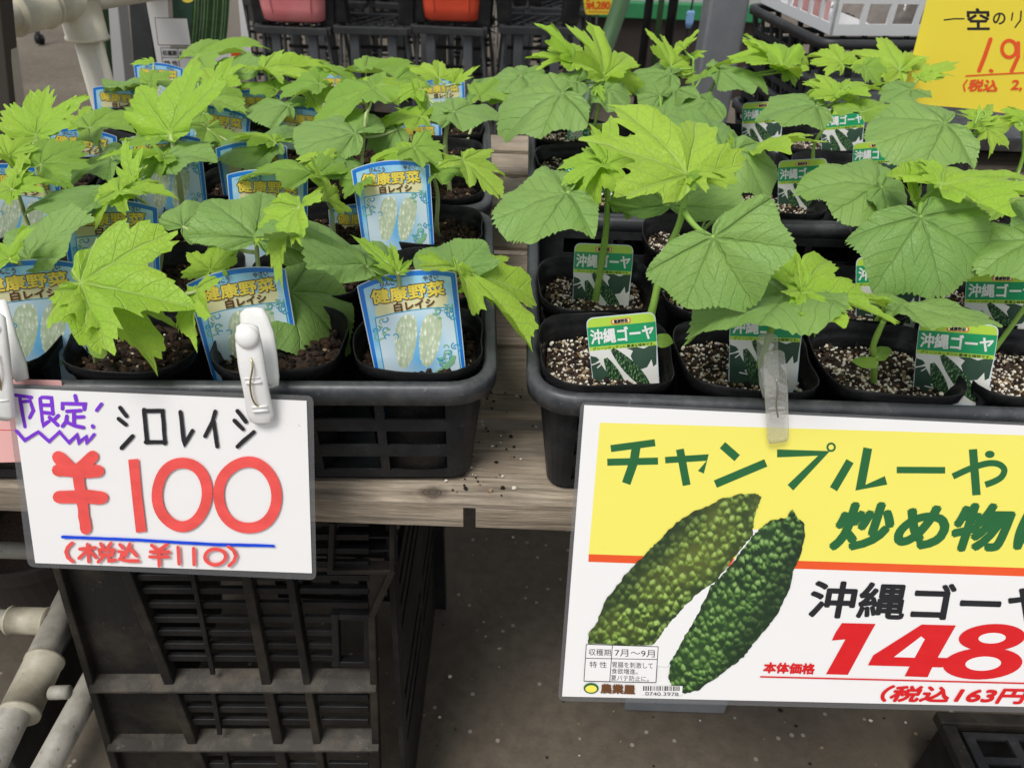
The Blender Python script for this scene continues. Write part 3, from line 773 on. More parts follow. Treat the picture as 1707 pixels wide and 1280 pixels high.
def new_pot_thing(key, label, cat='potted seedling', group=None):
    side = key[0]
    t = tag(empty('gourd_seedling' if cat == 'potted seedling' else 'plant_pot', POTS[key]), label, cat, group)
    link('pot', rnd.choice(POTM[side]), t); link('soil', rnd.choice(SOILM[side]), t)
    return t
def plant(side, label, leaves, stem=(), d=.55, base=None, rad=.0019, tend=()):
    pts = []
    ds = [l[6] for l in leaves]
    if stem: ref = at_d(stem[-1][0], stem[-1][1], d)
    else: ref = at_d(leaves[0][1], leaves[0][2], d)
    b = at_z(base[0], base[1], SOILZ) if base else ref
    key = min((k for k in FREE if k[0] == side), key=lambda k: (POTS[k].xy - b.xy).length)
    org = FREE.pop(key)
    t = new_pot_thing(key, label, group='seedlings in the left trays' if side == 'L' else 'seedlings in the right trays')
    lim = .034
    off = (b.xy - org.xy)
    if off.length > lim: off = off.normalized() * lim
    bp = Vector((org.x + off.x, org.y + off.y, SOILZ - .012))
    path = [bp]
    for (px, py) in stem:
        path.append((px, py))
    npx = len(stem)
    d0 = depth(bp)
    for i in range(npx):
        dd = d0 + (d - d0) * ((i + 1) / npx) ** .6; path[i + 1] = at_d(*stem[i], dd)
    if not stem: path.append(at_d(leaves[0][1], leaves[0][2] + 14, d))
    sm = smooth_path(path); k = len(sm)
    mb = MB(); loc = [p - org for p in sm]
    mb.tube(loc, [rad * (1.12 - .4 * i / k) * (1 + .08 * math.sin(i * 1.7)) for i in range(k)], 10)
    sm_mat = M['stem_r'] if side == 'R' else M['stem_w']
    mb.build('stem', sm_mat, t, smooth=True, recalc=False)
    for lf in leaves:
        A, lo = make_leaf(*lf[:7], t, org, lf[7] if len(lf) > 7 else None)
        s = min(sm[2:], key=lambda p: (p - A).length + (0.03 if p.z > A.z else 0))
        if (s - A).length > .004:
            mid = (s + A) / 2 + Vector((0, 0, -.12 * (s - A).length)); pb = bez(s, mid, A)
            mb = MB(); mb.tube([p - org for p in pb], [rad * (.78 - .03 * i) for i in range(len(pb))], 8)
            mb.build('petiole', sm_mat, lo, smooth=True, recalc=False)
    for tp in tend:
        pp = smooth_path([at_d(x, y, dd) - org for x, y, dd in tp])
        mb = MB(); mb.tube(pp, rad * .5, 6); mb.build('tendril', sm_mat, t, smooth=True, recalc=False)
    USED.append(key); return t
# --- right trays, front to back
plant('R', 'seedling with a huge lime lobed top leaf in the left front pot', [
    ('l', 1145, 293, 1038, 132, 225, .50, .02), ('l', 1148, 292, 1216, 268, 62, .50), ('k', 1190, 396, 1246, 494, 232, .465), ('m', 1140, 297, 1128, 330, 60, .50), ('c', 1095, 566, 1124, 572, 24, .535)],
    [(1086, 522), (1106, 437), (1135, 365), (1145, 296)], .50, (1075, 590), .0027)
plant('R', 'seedling with dark round leaves spread left and right from a three way fork', [
    ('k', 945, 322, 824, 352, 112, .56), ('l', 1008, 279, 962, 362, 100, .565), ('s', 1014, 278, 1018, 190, 88, .575), ('s', 1018, 278, 985, 200, 50, .575), ('l', 1004, 276, 928, 300, 52, .57),
    ('k', 1117, 343, 1122, 258, 214, .575), ('m', 1048, 322, 1053, 362, 48, .60), ('s', 1020, 275, 1060, 225, 40, .58)],
    [(1008, 403), (1012, 350), (1014, 282)], .575, None, .0026)
plant('R', 'front seedling with a flat lime maple shaped leaf above the clear clothes peg', [
    ('l', 1335, 488, 1500, 466, 150, .475), ('l', 1333, 488, 1376, 548, 62, .475), ('K', 1318, 488, 1146, 520, 92, .49), ('s', 1335, 486, 1328, 410, 34, .475)],
    [(1270, 598), (1290, 540), (1325, 492)], .48, (1262, 606), .0024)
plant('R', 'small front seedling with one serrated leaf and two tiny seed leaves', [
    ('K', 1498, 512, 1652, 502, 62, .49, .0), ('c', 1461, 606, 1424, 600, 20, .525), ('c', 1463, 596, 1486, 572, 24, .525), ('s', 1476, 530, 1508, 502, 16, .505)],
    [(1458, 600), (1456, 575), (1474, 533)], .505, (1463, 632), .0024)
plant('R', 'seedling with a big drooping kidney leaf and a jagged lime leaf at the right', [
    ('K', 1535, 362, 1585, 470, 190, .53), ('l', 1570, 308, 1722, 262, 120, .55), ('s', 1524, 338, 1518, 258, 36, .57), ('l', 1572, 306, 1545, 250, 50, .56), ('m', 1560, 345, 1665, 395, 80, .585)],
    [(1500, 470), (1524, 400), (1530, 345), (1568, 308)], .56, None, .0024)
plant('R', 'seedling with a broad grey green leaf lying over a green label', [
    ('k', 1465, 312, 1346, 284, 106, .63), ('K', 1470, 312, 1520, 342, 55, .62)], [(1462, 380), (1468, 316)], .63)
plant('R', 'right edge seedling with a round serrated leaf low beside a label', [
    ('K', 1725, 402, 1640, 430, 112, .52), ('k', 1735, 395, 1720, 330, 70, .54)], [(1735, 470), (1728, 405)], .53)
plant('R', 'young seedling with feathery narrow unfolding leaves and a curled bud, behind the big kidney leaf', [
    ('s', 1212, 360, 1302, 378, 44, .61), ('s', 1212, 358, 1278, 330, 30, .61), ('s', 1212, 360, 1298, 354, 24, .61)],
    [(1165, 420), (1178, 378), (1212, 360)], .61, None, .0017, tend=[[(1168, 385, .61), (1180, 358, .61), (1188, 346, .61), (1194, 352, .61)]])
plant('R', 'seedling with an upright dark leaf and thin lime leaf, behind the huge lime leaf', [
    ('k', 1205, 250, 1190, 172, 112, .70), ('K', 1228, 250, 1290, 308, 82, .67), ('l', 1256, 250, 1345, 206, 42, .68), ('s', 1222, 248, 1218, 205, 18, .68)], [(1222, 330), (1238, 256)], .69)
plant('R', 'seedling with three long bare stalks fanning from the soil between two green labels', [
    ('k', 1360, 178, 1273, 165, 50, .76), ('l', 1395, 160, 1372, 108, 70, .77), ('l', 1397, 160, 1472, 125, 56, .77), ('m', 1436, 188, 1500, 152, 74, .74), ('s', 1392, 165, 1362, 130, 30, .77)],
    [(1355, 262), (1372, 215), (1390, 180), (1396, 162)], .77, tend=[[(1392, 172, .77), (1412, 158, .76), (1420, 150, .76), (1414, 144, .76), (1408, 150, .76)]])
plant('R', 'seedling with one very large heart shaped leaf in front of the yellow price sheet', [
    ('k', 1575, 207, 1468, 224, 118, .66), ('s', 1632, 205, 1660, 168, 46, .69), ('l', 1640, 212, 1612, 168, 40, .69), ('l', 1645, 215, 1690, 240, 50, .69)], [(1577, 258), (1576, 212)], .67, tend=[[(1625, 208, .68), (1632, 190, .68), (1640, 186, .68), (1643, 194, .68), (1636, 198, .68)]])
plant('R', 'seedling cut off by the right photo edge, lime leaves below the yellow sheet', [
    ('l', 1700, 200, 1642, 232, 46, .74), ('l', 1712, 205, 1690, 165, 40, .74), ('m', 1690, 335, 1640, 365, 70, .66)], [(1700, 280), (1702, 205)], .72)
plant('R', 'back seedling beside the gap with a tall lime fan shaped leaf held upright', [
    ('k', 937, 157, 836, 187, 88, .83), ('k', 962, 138, 872, 128, 46, .87), ('l', 1007, 128, 1003, 26, 118, .89, .01), ('l', 955, 102, 932, 30, 62, .91), ('l', 955, 102, 876, 86, 44, .91), ('s', 995, 145, 1008, 172, 24, .86), ('l', 1012, 130, 1062, 100, 40, .9), ('k', 1010, 150, 1048, 175, 45, .87)],
    [(990, 215), (1002, 165), (1007, 132)], .89)
plant('R', 'back seedling with a small lime crown in front of the grey post', [
    ('l', 1118, 112, 1110, 52, 76, .96), ('l', 1140, 82, 1156, 50, 34, .97), ('k', 1118, 124, 1046, 112, 50, .94), ('K', 1128, 150, 1076, 178, 46, .92), ('l', 1155, 95, 1168, 78, 26, .97)], [(1152, 180), (1155, 130), (1156, 98)], .96)
plant('R', 'back seedling with a long lime leaf streaming in front of the stacked black baskets', [
    ('k', 1200, 118, 1286, 132, 44, .92), ('l', 1305, 112, 1180, 78, 46, .95), ('l', 1308, 112, 1245, 50, 44, .96), ('m', 1312, 118, 1330, 140, 30, .94), ('k', 1178, 170, 1100, 180, 46, .88)],
    [(1175, 182), (1190, 140), (1200, 120)], .93)
plant('R', 'back seedling with flat lime leaves just under the white basket', [
    ('l', 1402, 108, 1350, 74, 52, .99), ('l', 1500, 118, 1412, 64, 66, 1.0), ('l', 1504, 118, 1530, 88, 34, 1.0), ('m', 1440, 112, 1470, 138, 40, .97)], [(1496, 165), (1501, 122)], 1.0)
plant('R', 'back seedling sending a narrow feathery shoot across the yellow price sheet', [
    ('s', 1532, 132, 1602, 94, 40, .93), ('s', 1532, 130, 1580, 125, 22, .93), ('k', 1520, 150, 1470, 165, 46, .92)], [(1495, 190), (1520, 145), (1532, 132)], .93)
plant('R', 'back seedling with dark low leaves between the lime crown and the grey post', [
    ('k', 1105, 200, 1150, 176, 50, .86), ('K', 1100, 160, 1062, 140, 50, .90), ('m', 1170, 130, 1190, 100, 34, .93)], [(1110, 225), (1104, 190)], .88)
plant('R', 'low seedling hidden under its neighbours in the middle of the right hand tray', [
    ('K', 1130, 262, 1180, 300, 60, .70), ('m', 1090, 255, 1060, 235, 45, .73)], [(1120, 300), (1110, 262)], .72)
# --- left trays, front to back
plant('L', 'front left seedling with one big jagged lime leaf drooping over its pot', [
    ('p', 134, 472, 324, 498, 225, .488, -.01), ('l', 330, 486, 300, 575, 50, .50), ('p', 150, 486, 282, 584, 118, .495, -.01), ('c', 150, 560, 168, 590, 26, .525)], [(152, 560), (140, 510), (129, 476)], .488, (155, 598), .0022)
plant('L', 'seedling with a wide kidney leaf covering a blue label, above the white peg', [
    ('k', 427, 398, 440, 304, 215, .515), ('k', 305, 378, 345, 330, 92, .55), ('l', 500, 346, 428, 446, 72, .49)], [(436, 500), (430, 440), (427, 402)], .53)
plant('L', 'front seedling with a lime leaf pointing up between two blue labels', [
    ('l', 352, 452, 358, 386, 98, .54), ('l', 380, 450, 392, 398, 34, .545), ('k', 483, 486, 596, 560, 180, .575, .01)], [(398, 540), (380, 500), (362, 460)], .55, (420, 560))
plant('L', 'corner pot seedling whose jagged leaf hangs out over the wooden slats', [
    ('l', 764, 452, 908, 538, 96, .53, -.02), ('l', 790, 458, 806, 515, 60, .53), ('k', 760, 452, 746, 392, 138, .535), ('s', 662, 456, 585, 384, 40, .505), ('s', 660, 452, 655, 400, 30, .505), ('s', 664, 455, 690, 430, 28, .505)], [(690, 560), (670, 500), (664, 458)], .51, (690, 590))
plant('L', 'seedling with a long folded grey green leaf beside the middle blue label', [
    ('k', 612, 446, 502, 350, 92, .505), ('m', 606, 452, 640, 462, 30, .51)], [(628, 540), (618, 480), (612, 450)], .53)
plant('L', 'left edge seedling with a pale upright leaf behind the cut off blue label', [
    ('K', 48, 432, 94, 338, 86, .53), ('l', 18, 432, 27, 370, 52, .50), ('k', 40, 436, -20, 380, 60, .53)], [(60, 500), (46, 440)], .53)
plant('L', 'seedling with a lime leaf hanging across the top left of a blue label', [
    ('k', 190, 318, 58, 302, 66, .60), ('s', 220, 308, 205, 226, 54, .605), ('s', 222, 308, 235, 250, 36, .605), ('l', 200, 320, 106, 356, 60, .575), ('l', 198, 320, 292, 312, 34, .58)],
    [(272, 385), (246, 342), (208, 320)], .60)
plant('L', 'left edge seedling with a feathery upright shoot and a long pale lime leaf', [
    ('s', 28, 305, 33, 240, 32, .585), ('l', 22, 316, 90, 282, 42, .575), ('l', 20, 316, -40, 330, 50, .57)], [(45, 372), (36, 340), (25, 312)], .59)
plant('L', 'seedling with a two peaked lime leaf standing against the grey floor at the left', [
    ('p', 62, 228, 68, 130, 116, .665, .01), ('l', 62, 228, 108, 136, 56, .665), ('m', 68, 276, 130, 222, 92, .62), ('l', 16, 262, 48, 218, 66, .62), ('l', 30, 290, 10, 250, 40, .62)], [(66, 300), (63, 234)], .66, tend=[[(63, 240, .66), (84, 232, .655), (96, 240, .65), (92, 250, .65), (84, 246, .65), (88, 240, .65)]])
plant('L', 'seedling with a tall upright lime leaf rising above its left hand neighbours', [
    ('p', 285, 226, 318, 82, 132, .665, .01), ('k', 272, 264, 346, 218, 42, .65), ('l', 274, 260, 176, 234, 36, .65), ('m', 272, 264, 236, 300, 48, .64), ('m', 285, 226, 200, 225, 60, .68)],
    [(306, 350), (298, 300), (286, 230)], .66, None, .0026)
plant('L', 'seedling whose lower leaf lies over a blue label behind the white feathery shoot', [('k', 188, 264, 96, 284, 40, .68), ('m', 150, 214, 240, 172, 50, .74), ('l', 136, 213, 188, 168, 44, .76)], [(180, 300), (165, 235)], .72)
plant('L', 'seedling with a grey leaf and a yellow green tip before two blue labels', [
    ('K', 458, 236, 352, 214, 76, .765), ('l', 456, 236, 392, 206, 42, .76), ('m', 345, 215, 395, 250, 46, .77)], [(440, 300), (456, 240)], .77)
plant('L', 'seedling with a mid green leaf slanting over two overlapping blue labels', [
    ('m', 525, 293, 398, 264, 60, .64), ('l', 545, 332, 531, 268, 50, .63), ('l', 540, 268, 492, 252, 44, .67)], [(556, 385), (552, 350), (545, 334)], .64)
plant('L', 'seedling with a round pale veined leaf facing the viewer, mid tray', [
    ('k', 592, 224, 503, 192, 96, .71), ('K', 600, 292, 564, 240, 76, .68), ('m', 600, 300, 572, 328, 46, .66), ('m', 622, 152, 488, 196, 56, .77), ('k', 662, 216, 604, 232, 56, .75), ('m', 562, 204, 640, 190, 55, .80)], [(600, 330), (604, 260), (610, 190)], .72)
plant('L', 'seedling on the gap side whose yellow green leaf bends down over the tray rim', [
    ('l', 700, 262, 612, 250, 46, .69), ('m', 690, 248, 745, 272, 60, .67), ('l', 772, 268, 847, 320, 66, .65, -.01), ('m', 726, 292, 808, 262, 50, .67), ('l', 690, 250, 664, 275, 50, .68)],
    [(728, 380), (729, 320), (712, 268)], .68, (735, 385), .0022)
plant('L', 'seedling with a flat round leaf on thick pale stalks at the tray side', [
    ('k', 757, 188, 826, 168, 40, .77), ('k', 757, 188, 722, 165, 62, .775), ('l', 702, 196, 612, 184, 46, .775), ('s', 704, 188, 690, 126, 24, .79), ('l', 700, 150, 642, 160, 34, .80)], [(742, 245), (750, 190)], .78, None, .0026)
plant('L', 'back seedling with a pointed leaf raised like a blade in front of the black stools', [
    ('m', 606, 152, 547, 84, 46, .94, .0), ('l', 620, 150, 710, 150, 48, .84), ('m', 610, 122, 715, 121, 18, .99), ('l', 590, 162, 655, 142, 42, .92), ('l', 520, 162, 590, 136, 50, .91), ('m', 660, 135, 720, 160, 40, .93)], [(612, 190), (610, 156)], .90)
plant('L', 'back seedling with lime leaves in front of the red bucket stool', [
    ('l', 732, 132, 682, 96, 58, .99), ('s', 756, 140, 772, 112, 30, .98), ('s', 760, 140, 802, 110, 22, .98)], [(745, 165), (740, 136)], .98)
plant('L', 'back corner seedling with dark leaves stretching over the gap between the trays', [
    ('k', 868, 128, 778, 146, 44, .98), ('k', 870, 126, 905, 110, 30, .98), ('m', 800, 160, 862, 150, 36, .95)], [(800, 180), (830, 150)], .96)
plant('L', 'back seedling with a lime leaf held up below the cucumber poster', [
    ('l', 365, 147, 381, 84, 78, .92, .01), ('m', 330, 94, 431, 42, 42, .99), ('k', 388, 122, 402, 84, 66, .95), ('l', 350, 150, 400, 160, 40, .91)], [(372, 200), (366, 152)], .92)
plant('L', 'back seedling with pale yellow green leaves in front of the pink bucket stool', [
    ('m', 446, 112, 390, 90, 44, .99), ('l', 440, 116, 532, 132, 50, .95), ('m', 532, 142, 462, 152, 40, .89), ('l', 500, 108, 560, 110, 32, .99), ('m', 460, 150, 400, 122, 50, .93), ('k', 482, 178, 415, 160, 50, .88), ('l', 470, 112, 425, 88, 40, .99)], [(455, 165), (446, 118)], .95)
plant('L', 'back left seedling with a thin grey green leaf turned sideways between two blue labels', [
    ('k', 245, 142, 174, 126, 30, .98), ('m', 240, 152, 182, 142, 22, .97), ('s', 256, 103, 216, 108, 14, 1.0), ('m', 250, 140, 285, 118, 30, .96), ('m', 232, 190, 290, 160, 40, .86)], [(260, 180), (250, 146)], .95)
plant('L', 'low seedling half hidden behind the tall lime leaf at the left', [('m', 340, 190, 300, 205, 40, .80), ('m', 345, 165, 410, 178, 46, .86), ('k', 330, 140, 300, 160, 40, .92), ('k', 300, 165, 258, 188, 46, .87)], [(345, 230), (342, 195)], .82)
for key in list(FREE):
    side, r, c = key
    t = new_pot_thing(key, ('black pot of bare dark soil hidden among the blue labelled seedlings' if side == 'L' else 'black pot of speckled soil hidden among the green labelled seedlings'), 'plant pot', 'pots of soil hidden in the left trays' if side == 'L' else 'pots of soil hidden in the right trays')

# ------------------------------------------------------------ plant labels
def blue_tag_mesh():
    mb = MB(); W = .067; fn = lambda x, y, o: (x * W, -o, y * W)
    def arc(hw, yc, b, n=14): return [(-hw + 2 * hw * i / n, yc + b * (1 - (2 * i / n - 1) ** 2)) for i in range(n + 1)]
    body = [(-.36, -.45), (.36, -.45), (.47, 0), (.5, 1.0)] + arc(.485, 1.012, .082)[::-1] + [(-.5, 1.0), (-.47, 0)]
    slab(mb, body, fn, -.0002, .0002, 0)
    P = Print(mb, fn, .00022, .000009)
    P.poly([(-.455, -.42), (.455, -.42), (.463, 0), (.488, .995)] + arc(.474, 1.006, .078)[::-1] + [(-.488, .995), (-.463, 0)], 1)
    inner = [(-.42, -.42), (.42, -.42), (.43, 0), (.44, .965)] + arc(.43, .972, .062)[::-1] + [(-.44, .965), (-.43, 0)]
    P.poly(inner, 2, [(x, y) for x, y in inner])
    P.poly(round_corners([(-.37, .665), (.36, .665), (.39, .80), (-.35, .79)], .05), 3)
    pic = [(-.37, -.4), (.41, -.4), (.41, .645), (.2, .668), (0, .674), (-.2, .668), (-.37, .645)]
    P.poly([(x * 1.03, y + .012) for x, y in pic], 10)
    P.poly(pic, 4, [(x, y) for x, y in pic])
    for cx0, cx1, dy in ((-.05, -.17, .0), (.21, .07, -.02)):
        pts = []; rr = random.Random(3 + int(cx0 * 10)); prof = []
        for k in range(25):
            t = k / 24; hw = .122 * (math.sin(math.pi * t ** .82) ** .40) if 0 < t < 1 else 0
            prof.append((cx0 + (cx1 - cx0) * t, .645 + dy - .58 * t, hw * (1 - .12 * t) * (1 + .04 * math.sin(k * 2.3)), ))
        pts = [(x - h, y) for x, y, h in prof] + [(x + h, y) for x, y, h in prof[::-1]]
        pts = pts[:24] + pts[25:-1]
        P.poly(pts, 5, [(x, y) for x, y in pts])
    rr = random.Random(7)
    for (x0, x1, y0, y1, n_) in ((-.40, -.20, .42, .64, 9), (.24, .42, .54, .69, 9), (.22, .42, .04, .26, 11)):
        for i in range(n_):
            x, y = rr.uniform(x0, x1), rr.uniform(y0, y1); a = rr.uniform(0, 6); q = rr.uniform(.03, .055)
            P.stroke([(x + q * math.cos(a + k * .75) * (1 - k * .09), y + q * math.sin(a + k * .75) * (1 - k * .09)) for k in range(6)], .013, 6 if i % 3 else 7, cap=False)
        for i in range(3): P.disc(rr.uniform(x0, x1), rr.uniform(y0, y1), .022, .014, 7, 10)
    P.poly([(.385, .125), (.36, .05), (.27, -.02), (.12, -.08), (.12, -.03), (.24, .03), (.31, .09), (.345, .14)], 7)
    P.quad_text('健康野菜', (-.38, .95), (.36, .95), (-.38, .795), 8, .07)
    P.quad_text('健康野菜', (-.375, .945), (.355, .945), (-.375, .80), 9, .036)
    P.quad_text('白レイシ', (-.17, .782), (.24, .782), (-.17, .69), 8, .05)
    P.quad_text('けんこう', (-.27, 1.02), (-.08, 1.02), (-.27, .967), 8, .03)
    P.quad_text('やさい', (.16, 1.02), (.31, 1.02), (.16, .967), 8, .03)
    return mb.mesh('blue_tag', [M['t_edge'], M['t_blue'], M['t_sky'], M['i_cream'], M['t_pic'], M['gourd_w'], M['t_vine'], M['t_vine2'], M['i_brown'], M['i_gold'], M['t_vine']])
def green_tag_mesh():
    mb = MB(); W = .0475; fn = lambda x, y, o: (x * W, -o, y * W); H = 1.15
    def rc(pts, r): return round_corners(pts, r)
    top = round_corners([(-.5, H), (.5, H), (.5, .6), (-.5, .6)], .11)
    body = [(-.30, -.55), (.30, -.55), (.49, 0)] + [q for q in round_corners([(.5, .5), (.5, H), (-.5, H), (-.5, .5)], .12) if q[1] > .55] + [(-.49, 0)]
    slab(mb, body, fn, -.00018, .00018, 0)
    P = Print(mb, fn, .0002, .000009)
    P.poly([(.49, .95)] + [q for q in round_corners([(.488, .6), (.488, H - .012), (-.488, H - .012), (-.488, .6)], .11) if q[1] > .9] + [(-.49, .95)], 1)
    P.poly([(-.492, .695), (.492, .695), (.494, 1.0), (-.494, 1.0)], 2)
    P.poly([(-.491, .635), (.491, .635), (.492, .695), (-.492, .695)], 1)
    P.poly([(-.47, -.1), (.47, -.1), (.49, .635), (-.49, .635)], 3)
    for pts in ([(.10, .50), (.14, .58), (.05, .63), (.2, .635), (.3, .60), (.38, .635), (.488, .635), (.47, .34), (.42, .30), (.40, .42), (.33, .30), (.22, .27), (.15, .36)],
                [(-.488, .56), (-.40, .53), (-.36, .48), (-.42, .44), (-.488, .42)],
                [(-.488, .40), (-.36, .44), (-.30, .33), (-.22, .22), (-.20, .12), (-.1, .1), (.0, -.1), (-.47, -.1)]):
        P.poly(pts, 4)
    def gourd(x0, y0, x1, y1, h):
        dx, dy = x1 - x0, y1 - y0; l = math.hypot(dx, dy); nx, ny = -dy / l, dx / l
        pf = [(t, h * (math.sin(math.pi * min(.999, .06 + .94 * t)) ** .6) * (.75 + .3 * t)) for t in [i / 14 for i in range(15)]]
        pts = [(x0 + dx * t + nx * q, y0 + dy * t + ny * q) for t, q in pf] + [(x0 + dx * t - nx * q, y0 + dy * t - ny * q) for t, q in pf[::-1]]
        P.poly(pts, 5, pts)
    gourd(-.27, .50, -.02, -.14, .105); gourd(-.16, .635, .36, -.06, .115)
    P.stroke([(-.40, .36), (-.33, .42), (-.30, .52), (-.34, .60)], .02, 3); P.stroke([(-.33, .12), (-.22, .10), (-.25, .16)], .02, 3)
    P.quad_text('沖縄ゴーヤ', (-.455, .965), (.455, .965), (-.455, .74), 6, .03)
    P.quad_text('グリーンカーテンに最適な植物です。', (-.44, .688), (.46, .688), (-.44, .643), 7, .01)
    P.poly(round_corners([(-.14, 1.02), (.14, 1.02), (.14, 1.10), (-.14, 1.10)], .035), 8); P.poly(round_corners([(-.125, 1.028), (.125, 1.028), (.125, 1.092), (-.125, 1.092)], .03), 9)
    P.quad_text('健康野菜', (-.10, 1.088), (.10, 1.088), (-.10, 1.032), 7, .05)
    return mb.mesh('green_tag', [M['t_edge'], M['g_lime'], M['g_green'], M['g_white'], M['g_dark'], M['gourd_g'], M['i_white'], M['i_black'], M['i_orange'], M['i_cream']])
BT, GT = blue_tag_mesh(), green_tag_mesh()
def put_tag(kind, tx, ty, bx, by, wpx, label, back=.42, yaw=0):
    W, H = (.067, 1.09) if kind == 'B' else (.0475, 1.15)
    d = F * W / wpx; T = at_d(tx, ty, d); ln = math.hypot(bx - tx, by - ty) * d / F
    B = at_d(bx, by, d + back * ln)
    Z = (T - B).normalized(); v = (CP - T).normalized(); Yn = (v - Z * v.dot(Z)).normalized()
    if yaw: Yn = Matrix.Rotation(R(yaw), 3, Z) @ Yn
    X = Z.cross(-Yn) * -1
    X = (-Yn).cross(Z)
    if X.dot(CR.col[0]) < 0: X = -X
    mw = Matrix((X, -Yn, Z)).transposed().to_4x4(); mw.translation = T - Z * (W * H)
    o = link('plant_label', BT if kind == 'B' else GT); o.matrix_world = mw
    return tag(o, label, 'plant label', 'blue white gourd labels' if kind == 'B' else 'green gourd labels')
put_tag('B', 38, 434, 75, 612, 166, 'front row blue plant label cut off by the left edge, above the pink card')
put_tag('B', 392, 448, 428, 612, 160, 'blue plant label in the front row, partly covered by the white clothes peg')
put_tag('B', 676, 452, 704, 632, 167, 'blue plant label tilted left in the corner pot, rightmost of the front row')
put_tag('B', 650, 268, 668, 440, 131, 'blue plant label standing upright and fully readable in the second row')
put_tag('B', 182, 333, 196, 480, 147, 'blue plant label with a lime leaf hanging over its top left corner')
put_tag('B', 446, 283, 452, 425, 130, 'blue plant label mostly hidden by a wide kidney leaf, its arched top showing')
put_tag('B', 418, 236, 432, 350, 114, 'blue plant label leaning left behind another one, crossed by a slanting green leaf')
put_tag('B', 26, 274, 34, 410, 128, 'blue plant label at the left edge of the photo behind a pale lime leaf')
put_tag('B', 268, 222, 288, 350, 122, 'blue plant label behind two pale stalks under the tall lime leaf')
put_tag('B', 136, 214, 142, 310, 104, 'blue plant label peeking out between the two peaked leaf and tall lime leaf')
put_tag('B', 512, 178, 506, 290, 96, 'blue plant label half covered by the round pale veined leaf')
put_tag('B', 690, 198, 694, 275, 92, 'blue plant label in shade behind the upright readable one')
put_tag('B', 735, 130, 742, 228, 78, 'back right blue plant label with a flat round leaf before it')
put_tag('B', 202, 144, 206, 215, 86, 'blue plant label second from the back at the left, its lower half covered by leaves')
put_tag('B', 264, 105, 270, 180, 76, 'rearmost blue plant label at the left, just under the cucumber poster')
put_tag('B', 426, 150, 430, 220, 80, 'shaded blue plant label under lime leaves in the back middle of the tray')
put_tag('B', 366, 178, 360, 290, 100, 'blue plant label behind the tall lime leaf and a grey leaf')
put_tag('B', 544, 119, 548, 190, 76, 'blue plant label showing only its arched top behind the raised blade leaf')
put_tag('B', 606, 340, 610, 430, 116, 'blue plant label almost hidden behind the readable upright one')
GTAGS = [(1034, 525, 1044, 645, 115, 'green plant label in the left front pot, slightly tilted', 0), (1278, 512, 1270, 650, 116, 'green plant label behind the clear clothes peg, topped by a leaf', 0),
 (1598, 538, 1582, 662, 116, 'green plant label in the front pot right of the small two leaved seedling', 0), (1007, 407, 1000, 522, 98, 'green plant label upright in the second pot along the gap', 0),
 (1482, 427, 1478, 540, 100, 'green plant label half hidden behind the flat lime maple shaped leaf', 0), (1672, 455, 1662, 560, 104, 'green plant label leaning at the right edge of the photo', 0),
 (1338, 266, 1334, 366, 76, 'green plant label with the broad grey leaf over its right half', 0), (1272, 170, 1268, 256, 65, 'green plant label furthest back on the left of the bare stalks', 0),
 (1406, 180, 1402, 268, 66, 'green plant label crossed by two bare green stalks', 0), (1461, 236, 1455, 330, 70, 'green plant label behind the broad grey leaf and left of the heart shaped leaf', 0),
 (978, 206, 974, 300, 62, 'green plant label at the back beside the gap, behind a long stem', 0), (975, 260, 1000, 355, 74, 'green plant label behind the lobed leaves of the three way fork', 0),
 (1196, 298, 1192, 400, 76, 'green plant label showing one corner beside the pair of dark round leaves', 0)]
for (a, b, c, d_, w_, lab, yw) in GTAGS: put_tag('G', a, b, c, d_, w_, lab, yaw=yw)

